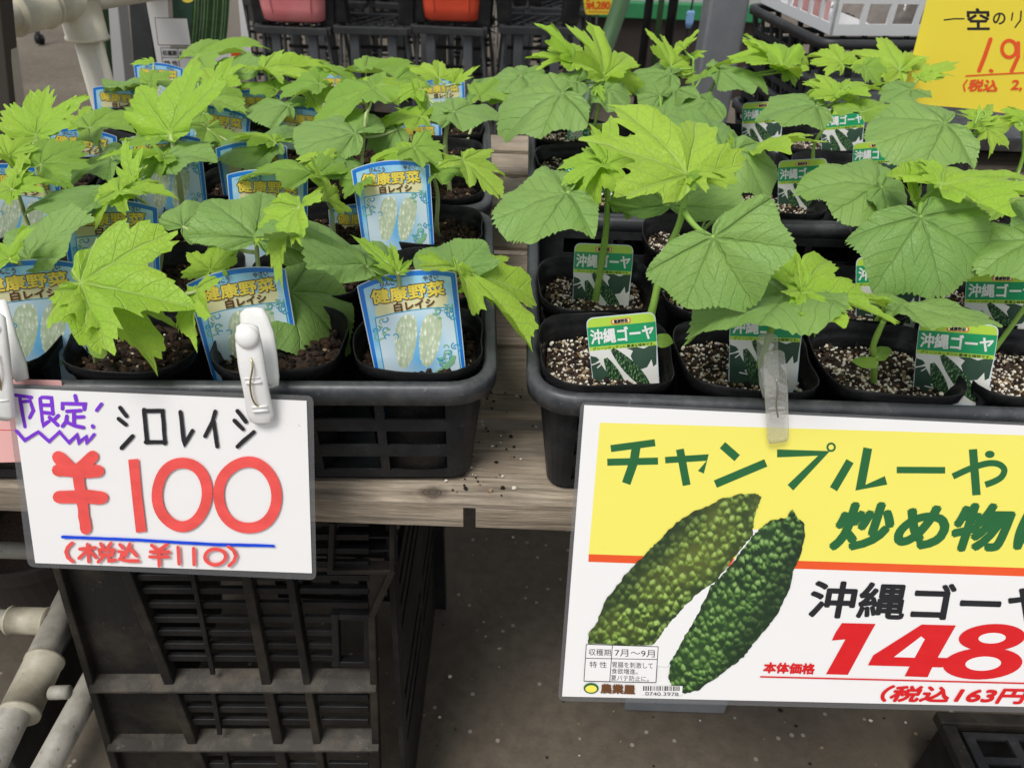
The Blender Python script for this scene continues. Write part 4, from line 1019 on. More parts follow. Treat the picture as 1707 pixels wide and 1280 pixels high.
# ------------------------------------------------------------ price cards
S1 = Plane(at_d(18, 647, .497), at_d(512, 668, .497), at_d(59, 938, .531))
S2 = Plane(at_d(968, 670, .500), at_d(1707, 704, .500), at_d(930, 1168, .545))
def card(name, label, cat, plane, film, sheet, mats, fn_print, grp=None):
    org = plane.at(*sheet[0])
    fn = lambda x, y, o: plane.at(x, y, o) - org
    t = tag(empty(name, org), label, cat, grp)
    mb = MB(); slab(mb, sheet, fn, -.00015, .00015, 0); P = Print(mb, fn, .00017, .000012); fn_print(P); mb.build('sheet', mats, t, recalc=False)
    if film:
        mb = MB(); slab(mb, round_corners(film, 12), fn, -.0006, -.0003, 0)
        mb.build('laminate', M['film'], t, recalc=False)
    return t
def pr1(P):
    P.wob = 1
    pu, bk, rd_, bl = 1, 2, 3, 4
    for st in ([(26.5, 658.5), (38, 660), (53, 662.5)], [(33.5, 664), (42, 711)], [(40, 669), (51, 668), (56, 684), (50, 696)], [(67, 664), (72, 709), (82, 702)], [(77, 662), (86, 663), (89, 690)], [(70, 662), (80, 662)],
               [(71, 675), (87, 675)], [(73, 687), (89, 689)], [(83, 695), (97, 708)], [(98, 692), (89, 701)], [(126, 659), (128, 668)], [(105, 681), (105, 672), (142, 673), (141, 682)], [(112, 685), (135, 684)], [(124, 685), (124, 707)], [(125, 695), (140, 694)],
               [(112, 693), (111, 702), (105, 710)], [(112, 703), (126, 709), (140, 712)], [(170, 673), (162, 683)], [(155, 709), (156, 711)]): P.stroke(st, 6.2, pu)
    P.stroke([(28, 717), (42, 733), (65, 719), (83, 735), (100, 719), (116, 737), (130, 723), (132, 738), (144, 726), (146, 738), (158, 723)], 5.2, pu)
    for st in ([(201, 679), (212, 693)], [(199, 697), (211, 707)], [(204, 746), (222, 726)], [(241, 682), (246, 737)], [(241, 684), (272, 684), (276, 738)], [(244, 736), (277, 736)], [(302, 686), (308, 740), (322, 717)], [(360, 685), (355, 702), (343, 726)],
               [(357, 702), (363, 743)], [(397, 684), (411, 702)], [(392, 700), (406, 714)], [(397, 743), (424, 719)]): P.stroke(st, 7, bk)
    for st in ([(99, 760), (119, 779)], [(156, 760), (136, 779)]): P.stroke(st, 21, rd_)
    for st in ([(99, 783), (131, 783), (165, 784)], [(100, 827), (140, 826), (172, 828)]): P.stroke(st, 21, rd_)
    P.stroke([(132, 785), (138, 830), (145, 880)], 19, rd_)
    P.stroke([(224, 764), (230, 825), (237, 885)], 17, rd_, cap=False)
    P.ring(305, 822, 42, 53, 18, rd_); P.ring(414, 824, 49, 55, 18, rd_)
    P.stroke([(106, 893), (230, 898), (350, 905), (457, 908)], 5, bl)
    for st in ([(122, 903), (115, 910), (112, 918), (115, 927), (123, 934)], [(135, 913), (161, 911)], [(148, 905), (150, 934)], [(147, 915), (134, 928)], [(151, 915), (162, 927)], [(170, 904), (174, 911)], [(187, 903), (182, 910)], [(168, 914), (191, 914), (189, 922), (169, 922), (168, 914)],
               [(176, 923), (166, 934)], [(183, 923), (184, 932), (195, 931)], [(202, 905), (207, 911)], [(200, 917), (207, 917), (204, 928)], [(202, 929), (215, 932), (233, 932)], [(219, 904), (211, 923)], [(217, 910), (230, 924)], [(255, 906), (266, 915), (280, 905)],
               [(253, 917), (284, 917)], [(252, 925), (283, 925)], [(267, 916), (268, 940)], [(299, 909), (301, 937)], [(325, 911), (326, 938)], [(383, 908), (391, 914), (395, 923), (392, 932), (384, 940)]): P.stroke(st, 5.8, rd_)
    P.ring(361, 925, 17, 13, 6, rd_)
card('price_card', 'laminated white card with a big handwritten red 100 yen price, clipped to the left tray', 'price card', S1,
     [(8, 640), (522, 660), (527, 967), (46, 945)], [(18, 647), (511, 668), (520, 955), (59, 938)], [M['paper'], M['i_purple'], M['i_black'], M['i_red'], M['i_blue']], pr1)
def pr2(P):
    C = lambda x, y: (900 + x / 2.032, 650 + y / 2.032)
    S = lambda pts, w, mi, cap=False, **k: P.stroke([C(*q) for q in pts], w / 2.032, mi, cap, **k)
    P.poly([C(203, 110), C(1750, 156), C(1750, 607), C(165, 556)], 1)
    P.poly([C(165, 555), C(1750, 605), C(1750, 634), C(164, 581)], 3)
    G = 2
    S([(240, 198), (390, 178)], 24, G); S([(228, 244), (400, 240)], 24, G); S([(326, 192), (318, 243), (292, 316)], 30, G)
    S([(424, 237), (568, 228), (545, 278)], 22, G); S([(474, 200), (497, 322)], 27, G)
    S([(618, 186), (668, 230)], 28, G); S([(594, 318), (765, 246)], 27, G)
    S([(803, 214), (962, 214), (848, 330)], 27, G); P.ring(*C(986, 193), 6.2, 6.2, 3.4, G)
    S([(1050, 240), (994, 335)], 28, G); S([(1110, 196), (1085, 330), (1172, 305)], 30, G); S([(1208, 270), (1372, 271)], 22, G)
    ya = [Vector(q) for q in ((1398, 292), (1460, 264), (1515, 248), (1552, 250), (1572, 268), (1564, 292), (1540, 308), (1508, 320))]; S([(q.x, q.y) for q in smooth_path(ya)], 21, G); S([(1466, 200), (1478, 355)], 28, G); P.disc(*C(1523, 217), 8, 6, G)
    P.quad_text('炒め物に', C(1000, 385), C(1790, 392), C(985, 535), G, .055, .18)
    P.quad_text('沖縄ゴーヤ', C(922, 645), C(1735, 668), C(912, 765), 4, .036, .08)
    P.poly([C(*q) for q in ((1022, 787), (1136, 790), (1108, 840), (1042, 962), (968, 960), (1034, 842), (988, 846), (1001, 818))], 5)
    f4 = [(1292, 792), (1408, 795), (1346, 904), (1378, 905), (1362, 937), (1328, 936), (1312, 970), (1234, 967), (1251, 934), (1110, 930), (1128, 896)]
    P.poly([C(*q) for q in f4], 5); P.poly([C(*q) for q in ((1290, 832), (1198, 902), (1268, 904), (1302, 842))], 0)
    sh8 = lambda cx, cy, rx, ry: [(cx + rx * math.cos(t * math.pi / 16) - .28 * ry * math.sin(t * math.pi / 16), cy + ry * math.sin(t * math.pi / 16)) for t in range(32)]
    P.poly([C(*q) for q in sh8(1530, 836, 112, 46)], 5); P.poly([C(*q) for q in sh8(1498, 924, 134, 54)], 5)
    P.poly([C(*q) for q in sh8(1530, 838, 46, 18)], 0); P.poly([C(*q) for q in sh8(1500, 924, 60, 24)], 0)
    P.quad_text('円', C(1650, 905), C(1745, 908), C(1645, 980), 5, .02, .15)
    P.quad_text('本体価格', C(758, 920), C(930, 925), C(756, 954), 5, .06, .1)
    S([(745, 968), (1750, 993)], 5, 5)
    P.quad_text('（税込163円）', C(1165, 998), C(1690, 1008), C(1150, 1050), 5, .055, .18)
    # gourds in the picture
    def jag(pts, k=5, a=3.0, sd=1):
        rr = random.Random(sd); out = []
        for i in range(len(pts)):
            p, q = pts[i], pts[(i + 1) % len(pts)]
            for j in range(k): t = j / k; out.append((p[0] + (q[0] - p[0]) * t + rr.uniform(-a, a), p[1] + (q[1] - p[1]) * t + rr.uniform(-a, a)))
        return [C(*q) for q in out]
    g1 = [(735, 350), (748, 362), (735, 400), (722, 445), (718, 490), (690, 525), (650, 572), (625, 605), (590, 648), (540, 682), (500, 718), (470, 755), (440, 785), (410, 825), (385, 860), (160, 858), (165, 820), (190, 790), (215, 720), (260, 660), (300, 610), (350, 560), (380, 530), (420, 490), (470, 440), (520, 410), (570, 390), (620, 365), (680, 350)]
    g2 = [(853, 400), (870, 430), (895, 450), (895, 490), (880, 560), (860, 600), (840, 680), (800, 760), (770, 800), (720, 860), (690, 900), (650, 930), (600, 970), (540, 1010), (490, 1025), (450, 1010), (435, 975), (440, 920), (465, 880), (490, 830), (520, 780), (550, 720), (580, 660), (620, 620), (660, 570), (690, 530), (720, 490), (745, 465), (780, 440), (835, 430)]
    P.poly([C(718, 470), C(745, 470), C(600, 660), C(430, 935), C(380, 930), C(380, 860), C(500, 700), C(640, 600)], 0)
    P.poly(jag(g1, 6, 2.6, 1), 6); P.poly(jag(g2, 6, 2.6, 2), 7)
    # table
    P.poly([C(157, 858), C(400, 866), C(392, 987), C(149, 982)], 0)
    for a, b in (((157, 858), (400, 866)), ((154, 905), (397, 909)), ((149, 982), (392, 987)), ((157, 858), (149, 982)), ((400, 866), (392, 987)), ((245, 862), (236, 984))): S([a, b], 2.4, 4)
    T = lambda t, x0, y0, x1, y1, mi=4, b=.005: P.quad_text(t, C(x0, y0), C(x1, y0 + (x1 - x0) * .03), C(x0, y1), mi, b)
    T('収穫期', 165, 872, 240, 895); T('7月～9月', 253, 874, 388, 898); T('特 性', 168, 915, 226, 936); T('胃腸を刺激して', 245, 916, 382, 936, 4, .0); T('食欲増進。', 242, 938, 330, 957, 4, .0); T('夏バテ防止に。', 240, 961, 368, 980, 4, .0)
    P.disc(*C(173, 1006), 12.5, 9, 8); P.disc(*C(173, 1008), 9.5, 6, 9)
    T('農業屋', 206, 992, 320, 1022, 10, .06)
    P.poly([C(345, 995), C(482, 998), C(480, 1030), C(343, 1027)], 0)
    rr = random.Random(5); x = 349
    while x < 474:
        wv = rr.choice((2, 3, 4.5)); P.poly([C(x, 998), C(x + wv, 998), C(x + wv - .5, 1014), C(x - .5, 1014)], 4); x += wv + rr.choice((2, 3, 4))
    T('0740', 356, 1017, 408, 1028, 4, 0); T('3978', 417, 1018, 468, 1029, 4, 0)
card('shop_poster', 'large laminated yellow and white poster with two warty green gourds', 'poster', S2,
     [(968, 670), (1800, 709), (1792, 1190), (930, 1168)], [(974, 675), (1790, 713), (1783, 1179), (937, 1160)],
     [M['paper'], M['yellow'], M['i_green'], M['i_orange'], M['i_black'], M['i_crimson'], M['gourd_a'], M['gourd_b'], M['i_green'], M['i_gold'], M['i_brown']], pr2)
PK = Plane(at_d(16, 632, .505), at_d(95, 634, .505), at_d(16, 770, .525))
def prp(P):
    P.stroke([(69, 648), (104, 648)], 1.2, 1, False); P.stroke([(69, 648), (69, 640)], 1.2, 1, False); P.stroke([(-40, 716), (30, 717)], 1.2, 1, False)
card('pink_card', 'pink paper card tucked behind the white price card at the left edge', 'card', PK, None, round_corners([(-60, 630), (103, 634), (104, 768), (-60, 772)], 5), [M['pinkpaper'], M['i_crimson']], prp)

# ------------------------------------------------------------ clothes pegs
def lever(mb, plane, path, org, th, mi=0, n=14, e=3.0):
    """rounded bar: path of (px, py, width in pixels, height above the card in metres, thickness)"""
    rings = []
    for i, (x, y, wpx, off, t) in enumerate(path):
        c = plane.lift(x, y, off); dpt = depth(c)
        a = plane.lift(path[max(i - 1, 0)][0], path[max(i - 1, 0)][1], path[max(i - 1, 0)][3]); b = plane.lift(path[min(i + 1, len(path) - 1)][0], path[min(i + 1, len(path) - 1)][1], path[min(i + 1, len(path) - 1)][3])
        dr = (b - a).normalized(); lat = dr.cross(plane.n).normalized(); nn = lat.cross(dr).normalized()
        rings.append([c + lat * (u * wpx * dpt / F) + nn * (v * t) - org for u, v in rsq(.5, e, n)])
    mb.loft(rings, mi, True, True)
def make_peg(label, plane, front, back, knob, spring, mat):
    org = plane.lift(front[0][0], front[0][1], .01)
    t = tag(empty('clothes_peg', org), label, 'clothes peg', 'clothes pegs holding the cards')
    mb = MB(); lever(mb, plane, front, org, .005)
    if knob:
        c = plane.lift(knob[0], knob[1], knob[3]) - org; r0 = knob[2] * .5 / F
        ri = []
        for k in range(7):
            a = R(90) * k / 6; rr = r0 * math.cos(a) + 1e-5
            lat = (plane.lift(knob[0] + 10, knob[1], knob[3]) - plane.lift(knob[0], knob[1], knob[3])).normalized(); up = plane.n.cross(lat)
            ri.append([c + lat * rr * math.cos(s * R(18)) + up * rr * math.sin(s * R(18)) + plane.n * (r0 * .55 * math.sin(a)) for s in range(20)])
        mb.loft(ri, 0, False, True)
    for (gx, gy) in ((front[3][0] + 1, front[3][1] + 20), (front[3][0] + 3, front[3][1] + 28), (front[-3][0] - 1, front[-3][1] - 12), (front[-3][0], front[-3][1] - 5)):
        a_, b_ = plane.lift(gx - 13, gy + 1, .0135 if gy < front[-3][1] - 20 else .0095), plane.lift(gx + 13, gy - 1, .0135 if gy < front[-3][1] - 20 else .0095)
        mb.tube([a_ - org, b_ - org], .0009, 6)
    fl_ = mb.build('front_lever', mat, t, smooth=True)
    mb = MB(); lever(mb, plane, back, org, .005); mb.build('back_lever', mat, t, smooth=True)
    mb = MB(); mb.tube(smooth_path([plane.lift(x, y, o) - org for x, y, o in spring]), .0006, 8); mb.build('spring', M['spring' if mat is M['whitepl'] else 'steel'], fl_, smooth=True)
    return t
make_peg('white plastic clothes peg gripping the handwritten white card to the left tray rim', S1,
    [(412, 540, 20, .0135, .003), (412, 545, 36, .0135, .005), (415, 575, 44, .0125, .006), (420, 610, 45, .0125, .006), (428, 655, 43, .009, .0055), (434, 690, 45, .006, .004), (436, 702, 38, .005, .003), (437, 707, 18, .0045, .002)],
    [(418, 513, 18, -.009, .003), (419, 518, 40, -.009, .004), (424, 535, 50, -.008, .005), (434, 560, 48, -.0065, .005), (444, 595, 38, -.005, .005), (455, 630, 22, -.004, .004), (459, 644, 12, -.003, .003)],
    (412, 562, 19, .0155), [(418, 597, .0155), (421, 612, .0172), (417, 640, .0155), (420, 662, .014), (427, 675, .0115), (434, 676, .0085)], M['whitepl'])
make_peg('white plastic clothes peg at the left edge of the photo, over the pink card', S1,
    [(-12, 520, 22, .014, .003), (-12, 526, 40, .014, .005), (-8, 580, 46, .012, .006), (-2, 640, 46, .009, .0055), (4, 690, 44, .006, .004), (6, 700, 20, .005, .002)],
    [(-5, 500, 30, -.008, .004), (8, 560, 40, -.007, .005), (28, 610, 34, -.005, .005), (38, 634, 22, -.004, .003)],
    (-13, 545, 18, .014), [(-5, 590, .016), (-2, 620, .015), (2, 650, .011)], M['whitepl'])
make_peg('clear plastic clothes peg gripping the yellow and white poster to the right tray rim', S2,
    [(1290, 584, 20, .0165, .003), (1290, 590, 34, .0165, .005), (1292, 620, 38, .0145, .006), (1294, 660, 38, .011, .006), (1296, 700, 36, .008, .005), (1297, 728, 36, .006, .004), (1297, 736, 30, .005, .003)],
    [(1279, 556, 20, -.009, .003), (1279, 562, 34, -.009, .005), (1280, 600, 34, -.007, .005), (1282, 640, 32, -.005, .005), (1283, 662, 22, -.004, .003)],
    None, [(1294, 632, .0175), (1296, 650, .0165), (1294, 675, .0135), (1297, 695, .011)], M['clear'])

# ------------------------------------------------------------ harvest crates under the shelf
def crate(label, Y, grp):
    org = Vector((at_y(380, 1100, Y).x, Y, 0))
    t = tag(empty('harvest_crate', org), label, 'crate', grp)
    def P(px, py, d=0.0):
        q = at_y(px, py, Y); return Vector((q.x, Y + d, max(q.z, .002))) - org
    def pr(mb, c, d0, d1, mi=0):   # prism on the face outline c (4 photo corners), from depth d0 to d1
        mb.hexa([P(*q, d0) for q in c] + [P(*q, d1) for q in c], mi)
    def seg(mb, a, b, wd, d0, d1, mi=0):
        dx, dy = b[0] - a[0], b[1] - a[1]
        if abs(dx) > abs(dy): c = [(a[0], a[1] - wd / 2), (b[0], b[1] - wd / 2), (b[0], b[1] + wd / 2), (a[0], a[1] + wd / 2)]
        else: c = [(a[0] - wd / 2, a[1]), (a[0] + wd / 2, a[1]), (b[0] + wd / 2, b[1]), (b[0] - wd / 2, b[1])]
        pr(mb, c, d0, d1, mi)
    top, l1, l2, bot = 873, 1128, 1228, 1406
    Lx = lambda y: 90 + .303 * (y - 950); R1 = lambda y: 204 + .388 * (y - 958); R2 = lambda y: 404 + .195 * (y - 967); R3 = lambda y: 478 + .168 * (y - 967)
    Rx = lambda y: 620 + .044 * (y - 1030); MD = lambda y: 318 + .21 * (y - 960)
    TH = .012
    # upright ribs
    mb = MB()
    for fx, wd, y0, y1 in ((Lx, 13, top, bot), (R1, 17, top, bot), (R2, 17, top, bot), (R3, 13, top, bot)):
        seg(mb, (fx(y0) + wd / 2 - 2, y0), (fx(y1) + wd / 2 - 2, y1), wd, 0, TH)
    seg(mb, (653, top), (653, 955), 9, 0, TH); seg(mb, (653, 955), (619, 1030), 12, 0, TH); seg(mb, (619, 1030), (Rx(bot) - 5, bot), 12, 0, TH)
    seg(mb, (553, top), (550, 955), 10, 0, TH); seg(mb, (545, 955), (655, 955), 7, 0, TH)
    mb.build('rib', M['dusty'], t, bevel=.0012)
    # recessed wall panels
    mb = MB()
    pr(mb, [(Lx(top), top), (R1(top), top), (R1(bot), bot), (Lx(bot), bot)], TH - .003, TH)
    pr(mb, [(608, 957), (650, 957), (622, 1028), (614, 1028)], .006, .010)
    mb.build('wall_panel', M['dusty'], t)
    # thin slats of the open grille
    mb = MB()
    for (xa, xb) in ((R1, R2), (R2, R3), (R3, lambda y: 612)):
        for y in (880, 903, 926, 948, 971, 993, 1017, 1041, 1063, 1085, 1105, 1171, 1190, 1211, 1262, 1284, 1306, 1330, 1356):
            xr = xb(y)
            if xb(0) == 612 and 1030 < y < 1112: xr = 552
            seg(mb, (xa(y) + 14, y), (xr + 1, y + 1), 9, .005, .0095)
    for y in (878, 911, 933): seg(mb, (556, y), (650, y + 1), 3, .010, .03)
    seg(mb, (MD(top), top), (MD(l1), l1), 8, .002, .0048); seg(mb, (352, 1152), (365, l2), 8, .002, .0048); seg(mb, (372, 1250), (402, bot), 8, .002, .0048)
    mb.build('grille', M['black'], t, bevel=.0006)
    mb = MB()
    for a, b in (((557, 1028), (560, 1114)), ((612, 1028), (612, 1114))): seg(mb, a, b, 12, .001, .0112)
    seg(mb, (550, 1033), (614, 1034), 8, .002, .0108); seg(mb, (552, 1111), (616, 1112), 8, .002, .0108)
    mb.build('hand_hole_frame', M['black'], t, bevel=.001)
    for y in (l1 + 13, l2 + 12):      # jutting ledges with dirt lying on them
        mb = MB(); n = 26
        x0, x1 = Lx(y) + 2, Rx(y) + 2
        a0, a1 = P(x0, y), P(x1, y); h = .0062
        rings = []
        for k in range(n + 1):
            q = a0.lerp(a1, k / n); wob = .0007 * noise.noise((k * 1.3, y, 0))
            rings.append([(q.x, -.005, q.z - h + wob), (q.x, TH + .002, q.z - h), (q.x, TH + .002, q.z + h * .95), (q.x, .004, q.z + h * .5), (q.x, -.005, q.z - h * .55 + wob)])
        mb.loft(rings, 0, True, True); mb.build('ledge', M['ledge'], t)
    # box behind the face: side walls, floor and slotted back
    bl, br, tz = P(Lx(bot), bot).x, P(Rx(bot), bot).x, P(400, top).z
    xl = P(Lx(top), top).x + .03; xr = P(612, top).x
    mb = MB()
    mb.hexa([(bl, TH + .003, .004), (bl + .004, TH + .003, .004), (bl + .004, .33, .004), (bl, .33, .004), (xl - .03, TH + .003, tz), (xl - .026, TH + .003, tz), (xl - .026, .33, tz), (xl - .03, .33, tz)])
    mb.build('side_wall', M['black'], t)
    mb = MB(); us = [xl]; k = 0
    while us[-1] < xr - .03: us += [us[-1] + .012, us[-1] + .042]
    vs = [.03]
    while vs[-1] < tz - .03: vs += [vs[-1] + .010, vs[-1] + .024]
    mb.panel(us, vs, lambda i, j: i % 2 == 0 or j % 2 == 0, lambda u, v, d: (u, .33 + d, v), .004)
    mb.build('back_wall', M['black'], t)
    mb = MB(); vz = [.004, tz * .28, tz * .31, tz * .36, tz * .39, tz * .44, tz * .47, tz * .52, tz * .66, tz * .68, tz * .72, tz * .74, tz * .78, tz * .80, tz * .84, tz * .96, tz]
    mb.panel([TH + .004, .04, .18, .195, .32, .332, .34], vz, lambda i, j: i not in (1, 3) or j in (0, 2, 4, 6, 7, 9, 11, 13, 15) or (i == 3 and j == 7), lambda u, v, d: (xr + .004 + .012 * (v / tz) - d, u, v), .005)
    mb.build('side_wall', M['black'], t)
    mb = MB(); mb.box(xr + .004, xr + .020, .3405, .358, .002, tz); mb.build('corner_post', M['black'], t)
    return t
crate('tall black slatted harvest crate with dusty ribs under the shelf, below the handwritten card', .43, 'harvest crates under the shelf')
def simple_crate(label, x0, x1, y0, y1, h, grp, rz=0, cells=(10, 8)):
    t = tag(empty('harvest_crate', ((x0 + x1) / 2, (y0 + y1) / 2, .004), rz), label, 'crate', grp)
    W, D = (x1 - x0) / 2, (y1 - y0) / 2
    def cuts(a, b, n, bar):
        st = (b - a - bar) / n; out = []
        for i in range(n): out += [a + i * st, a + i * st + bar]
        return out + [b - bar, b]
    vz = cuts(.0, h, 9, .012); f = lambda i, j: i % 2 == 0 or j % 2 == 0
    for sgn in (-1, 1):
        mb = MB(); mb.panel(cuts(-W, W, 5, .02), vz, f, lambda u, v, d: (u, sgn * (D - d), v), .004); mb.build('long_wall', M['black'], t)
        mb = MB(); mb.panel(cuts(-D, D, 4, .02), vz, f, lambda u, v, d: (sgn * (W - d), u * .98, v), .004); mb.build('end_wall', M['black'], t)
    mb = MB(); mb.panel(cuts(-W + .005, W - .005, cells[0], .012), cuts(-D + .005, D - .005, cells[1], .012), f, lambda u, v, d: (u, v, .001 + d), .004); mb.build('base', M['black'], t)
    mb = MB()
    for sgn in (-1, 1):
        mb.box(-W - .008, W + .008, sgn * D - .008, sgn * D + .008, h - .012, h + .004)
        mb.box(sgn * W - .008, sgn * W + .008, -D + .0085, D - .0085, h - .0115, h + .0035)
    mb.build('rim', M['dusty'], t, bevel=.002)
    return t
lp = at_z(1570, 1205, .12)
t = simple_crate('low black mesh crate on the ground in the lower right corner', lp.x, lp.x + .5, lp.y - .40, lp.y, .125, 'harvest crates under the shelf')
def cuts(a, b, n, bar):
    st = (b - a - bar) / n; out = []
    for i in range(n): out += [a + i * st, a + i * st + bar]
    return out + [b - bar, b]
mb = MB(); mb.panel(cuts(-.235, .235, 9, .012), cuts(-.185, .185, 12, .008), lambda i, j: i % 2 == 0 or j % 2 == 0, lambda u, v, d: (u, v, .1235 - d), .004); mb.build('mesh_lid', M['tray'], t)
gp = at_z(1128, 1172, .03)
gt = tag(empty('grey_block', (gp.x, gp.y + .03, .002)), 'grey block lying on the ground, its edge showing under the poster', 'block')
mb = MB(); mb.box(-.07, .07, -.03, .03, .006, .034); mb.build('block_body', M['greypost'], gt, bevel=.003)
mb = MB(); mb.box(-.06, .06, -.02, .02, 0, .0058); mb.build('block_foot', M['greypost'], gt)

# ------------------------------------------------------------ pipe frames
def tube_obj(name, pts, r, mat, par, org, n=20):
    mb = MB(); mb.tube([Vector(p) - org for p in pts], r, n); return mb.build(name, mat, par, smooth=True)
def sleeve(name, a, b, r, mat, par, org):
    a, b = Vector(a), Vector(b); mb = MB(); dr = (b - a)
    pts = [a, a + dr * .06, a + dr * .061, a + dr * .939, a + dr * .94, b]
    mb.tube([p - org for p in pts], [r * 1.06, r * 1.06, r, r, r * 1.06, r * 1.06], 24); o = mb.build(name, mat, par, smooth=True)
    return o
# upper left stand
vt = at_d(140, 60, 1.22); vx, vy, vz = vt.x + .005, vt.y, vt.z
org = Vector((vx, vy, 0))
fr_ = tag(empty('pipe_stand', org), 'cream plastic pipe stand with rounded joints in the upper left corner', 'pipe frame', 'pipe frames of the stalls')
tube_obj('upright', [(vx, vy, 0.002), (vx, vy, vz + .02)], .0215, M['pipe'], fr_, org)
sleeve('joint', (vx, vy, vz - .005), (vx, vy, vz + .075), .031, M['fitting'], fr_, org)
rz_ = vz + .055
ha = at_d(-60, 34, 1.02); hb = Vector((vx, vy, rz_)); hm = hb.lerp(ha, .42)
tube_obj('rail', [hb, Vector((ha.x, ha.y, rz_))], .022, M['pipe'], fr_, org)
dr = (Vector((ha.x, ha.y, rz_)) - hb)
sleeve('joint', hb + dr * .02, hb + dr * .30, .0285, M['fitting'], fr_, org); sleeve('joint', hb + dr * .34, hb + dr * .64, .031, M['fitting'], fr_, org)
sc_ = hb + dr * .30 + Vector((0, -.026, .002)); mb = MB(); mb.tube([sc_ - org, sc_ + Vector((.002, -.010, 0)) - org], [.009, .008], 16); mb.build('screw', M['steel'], fr_, smooth=True)
tube_obj('rail', [hb, (vx + .25, vy + .5, rz_)], .0225, M['pipe'], fr_, org)
mb = MB(); b0 = hb + dr * .06 - Vector((0, 0, .03)); b1 = Vector((vx, vy - .025, vz - .002)); mb.bar(b0 - org, b1 - org, .012, .003); mb.build('brace', M['fitting'], fr_)
# caster foot of something standing behind it
cp = at_z(66, 66, .03); t = tag(empty('caster_foot', (cp.x, cp.y, 0)), 'small dark caster on a thin grey leg on the floor behind the cream pipe stand', 'caster')
mb = MB(); mb.tube([(-.014, 0, .03), (.014, 0, .03)], .026, 20); mb.build('wheel', M['black'], t, smooth=True)
mb = MB(); mb.tube([(0, 0, .057), (-.012, .01, .30)], .012, 12); mb.build('leg', M['greypost'], t, smooth=True)
# lower left rack
def ground_pipe(a, b, r, mat, name, t, org): return tube_obj(name, [a, b], r, mat, t, org)
zp = .36
A0, B0 = at_z(106, 1020, zp), at_z(-22, 1285, zp); xc = (A0.x + B0.x) / 2
org = Vector((A0.x, A0.y, 0))
rk = tag(empty('pipe_rack', org), 'dirty pale plastic pipe rack with T joints beside the black crate at the lower left', 'pipe rack', 'pipe frames of the stalls')
ground_pipe(A0 + (A0 - B0) * .35, B0, .0132, M['oldpipe'], 'rail', rk, org)
j = at_z(52, 1148, zp); dd_ = (B0 - A0).normalized()
sleeve('joint', j - dd_ * .03, j + dd_ * .025, .0163, M['fitting2'], rk, org)
jp = at_z(66, 1160, zp); mb = MB(); mb.tube([jp - org + Vector((.012, 0, .006)), jp - org + Vector((.028, 0, .008))], .006, 12); mb.build('screw', M['oldpipe'], rk, smooth=True)
j2 = at_z(95, 1036, zp)
for (pxa, py, rr) in ((-60, 1036, .0098),):
    q = at_z(pxa, py, zp); ground_pipe(Vector((j2.x, j2.y, zp)), Vector((q.x, j2.y, zp)), rr, M['oldpipe'], 'cross_rail', rk, org)
    sleeve('joint', Vector((j2.x - .008, j2.y, zp)), Vector((j2.x - .045, j2.y, zp)), .0128, M['fitting2'], rk, org)
q0 = at_z(45, 918, zp); ground_pipe(Vector((q0.x + .08, q0.y, zp)), Vector((q0.x - .4, q0.y, zp)), .0088, M['oldpipe'], 'cross_rail', rk, org)
tube_obj('upright', [(A0.x + (A0.x - B0.x) * .30, A0.y + (A0.y - B0.y) * .30, .002), (A0.x + (A0.x - B0.x) * .30, A0.y + (A0.y - B0.y) * .30, zp - .004)], .0125, M['oldpipe'], rk, org)
z2 = .24; C0, D0 = at_z(158, 1130, z2), at_z(72, 1290, z2); org2 = Vector((C0.x, C0.y, 0))
pp = tag(empty('floor_pipe', org2), 'thick pale pipe slanting away under the lower left rack, half behind the black crate', 'pipe', 'pipe frames of the stalls')
tube_obj('pipe_length', [C0 + (C0 - D0) * .6, D0 + (D0 - C0) * .25], .0135, M['oldpipe'], pp, org2)
sleeve('end_cap', C0 + (C0 - D0) * .6, C0 + (C0 - D0) * .66, .0155, M['fitting2'], pp, org2)
tube_obj('upright', [((C0 + (C0 - D0) * .55).x, (C0 + (C0 - D0) * .55).y, .002), ((C0 + (C0 - D0) * .55).x, (C0 + (C0 - D0) * .55).y, z2)], .014, M['oldpipe'], pp, org2)
e0, e1 = at_z(118, 1110, .10), at_z(20, 1290, .10); mb = MB(); mb.bar(e0 + (e0 - e1) * .9 - Vector((e0.x, e0.y, 0)), e1 - Vector((e0.x, e0.y, 0)), .02, .09)
o = mb.build('black_rail', M['black'], None, bevel=.003); o.location = (e0.x, e0.y, 0); tag(o, 'thin black rail lying along the floor between the two pale pipes', 'rail')
# round dark pots on the floor at far lower left
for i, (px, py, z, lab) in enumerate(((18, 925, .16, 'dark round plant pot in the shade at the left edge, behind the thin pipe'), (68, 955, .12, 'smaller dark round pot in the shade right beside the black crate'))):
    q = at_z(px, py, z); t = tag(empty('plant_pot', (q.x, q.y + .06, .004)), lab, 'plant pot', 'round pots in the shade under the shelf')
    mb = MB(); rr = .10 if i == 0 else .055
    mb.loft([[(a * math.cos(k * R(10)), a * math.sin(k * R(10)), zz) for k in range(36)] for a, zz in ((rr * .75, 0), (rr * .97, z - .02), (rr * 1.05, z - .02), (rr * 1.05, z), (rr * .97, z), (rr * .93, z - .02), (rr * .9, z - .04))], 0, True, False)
    mb.build('pot', M['darkbrown'], t, smooth=False); mb = MB(); mb.add([(rr * .9 * math.cos(k * R(10)), rr * .9 * math.sin(k * R(10)), z - .035) for k in range(36)], [tuple(range(36))]); mb.build('soil', M['soil'], t)

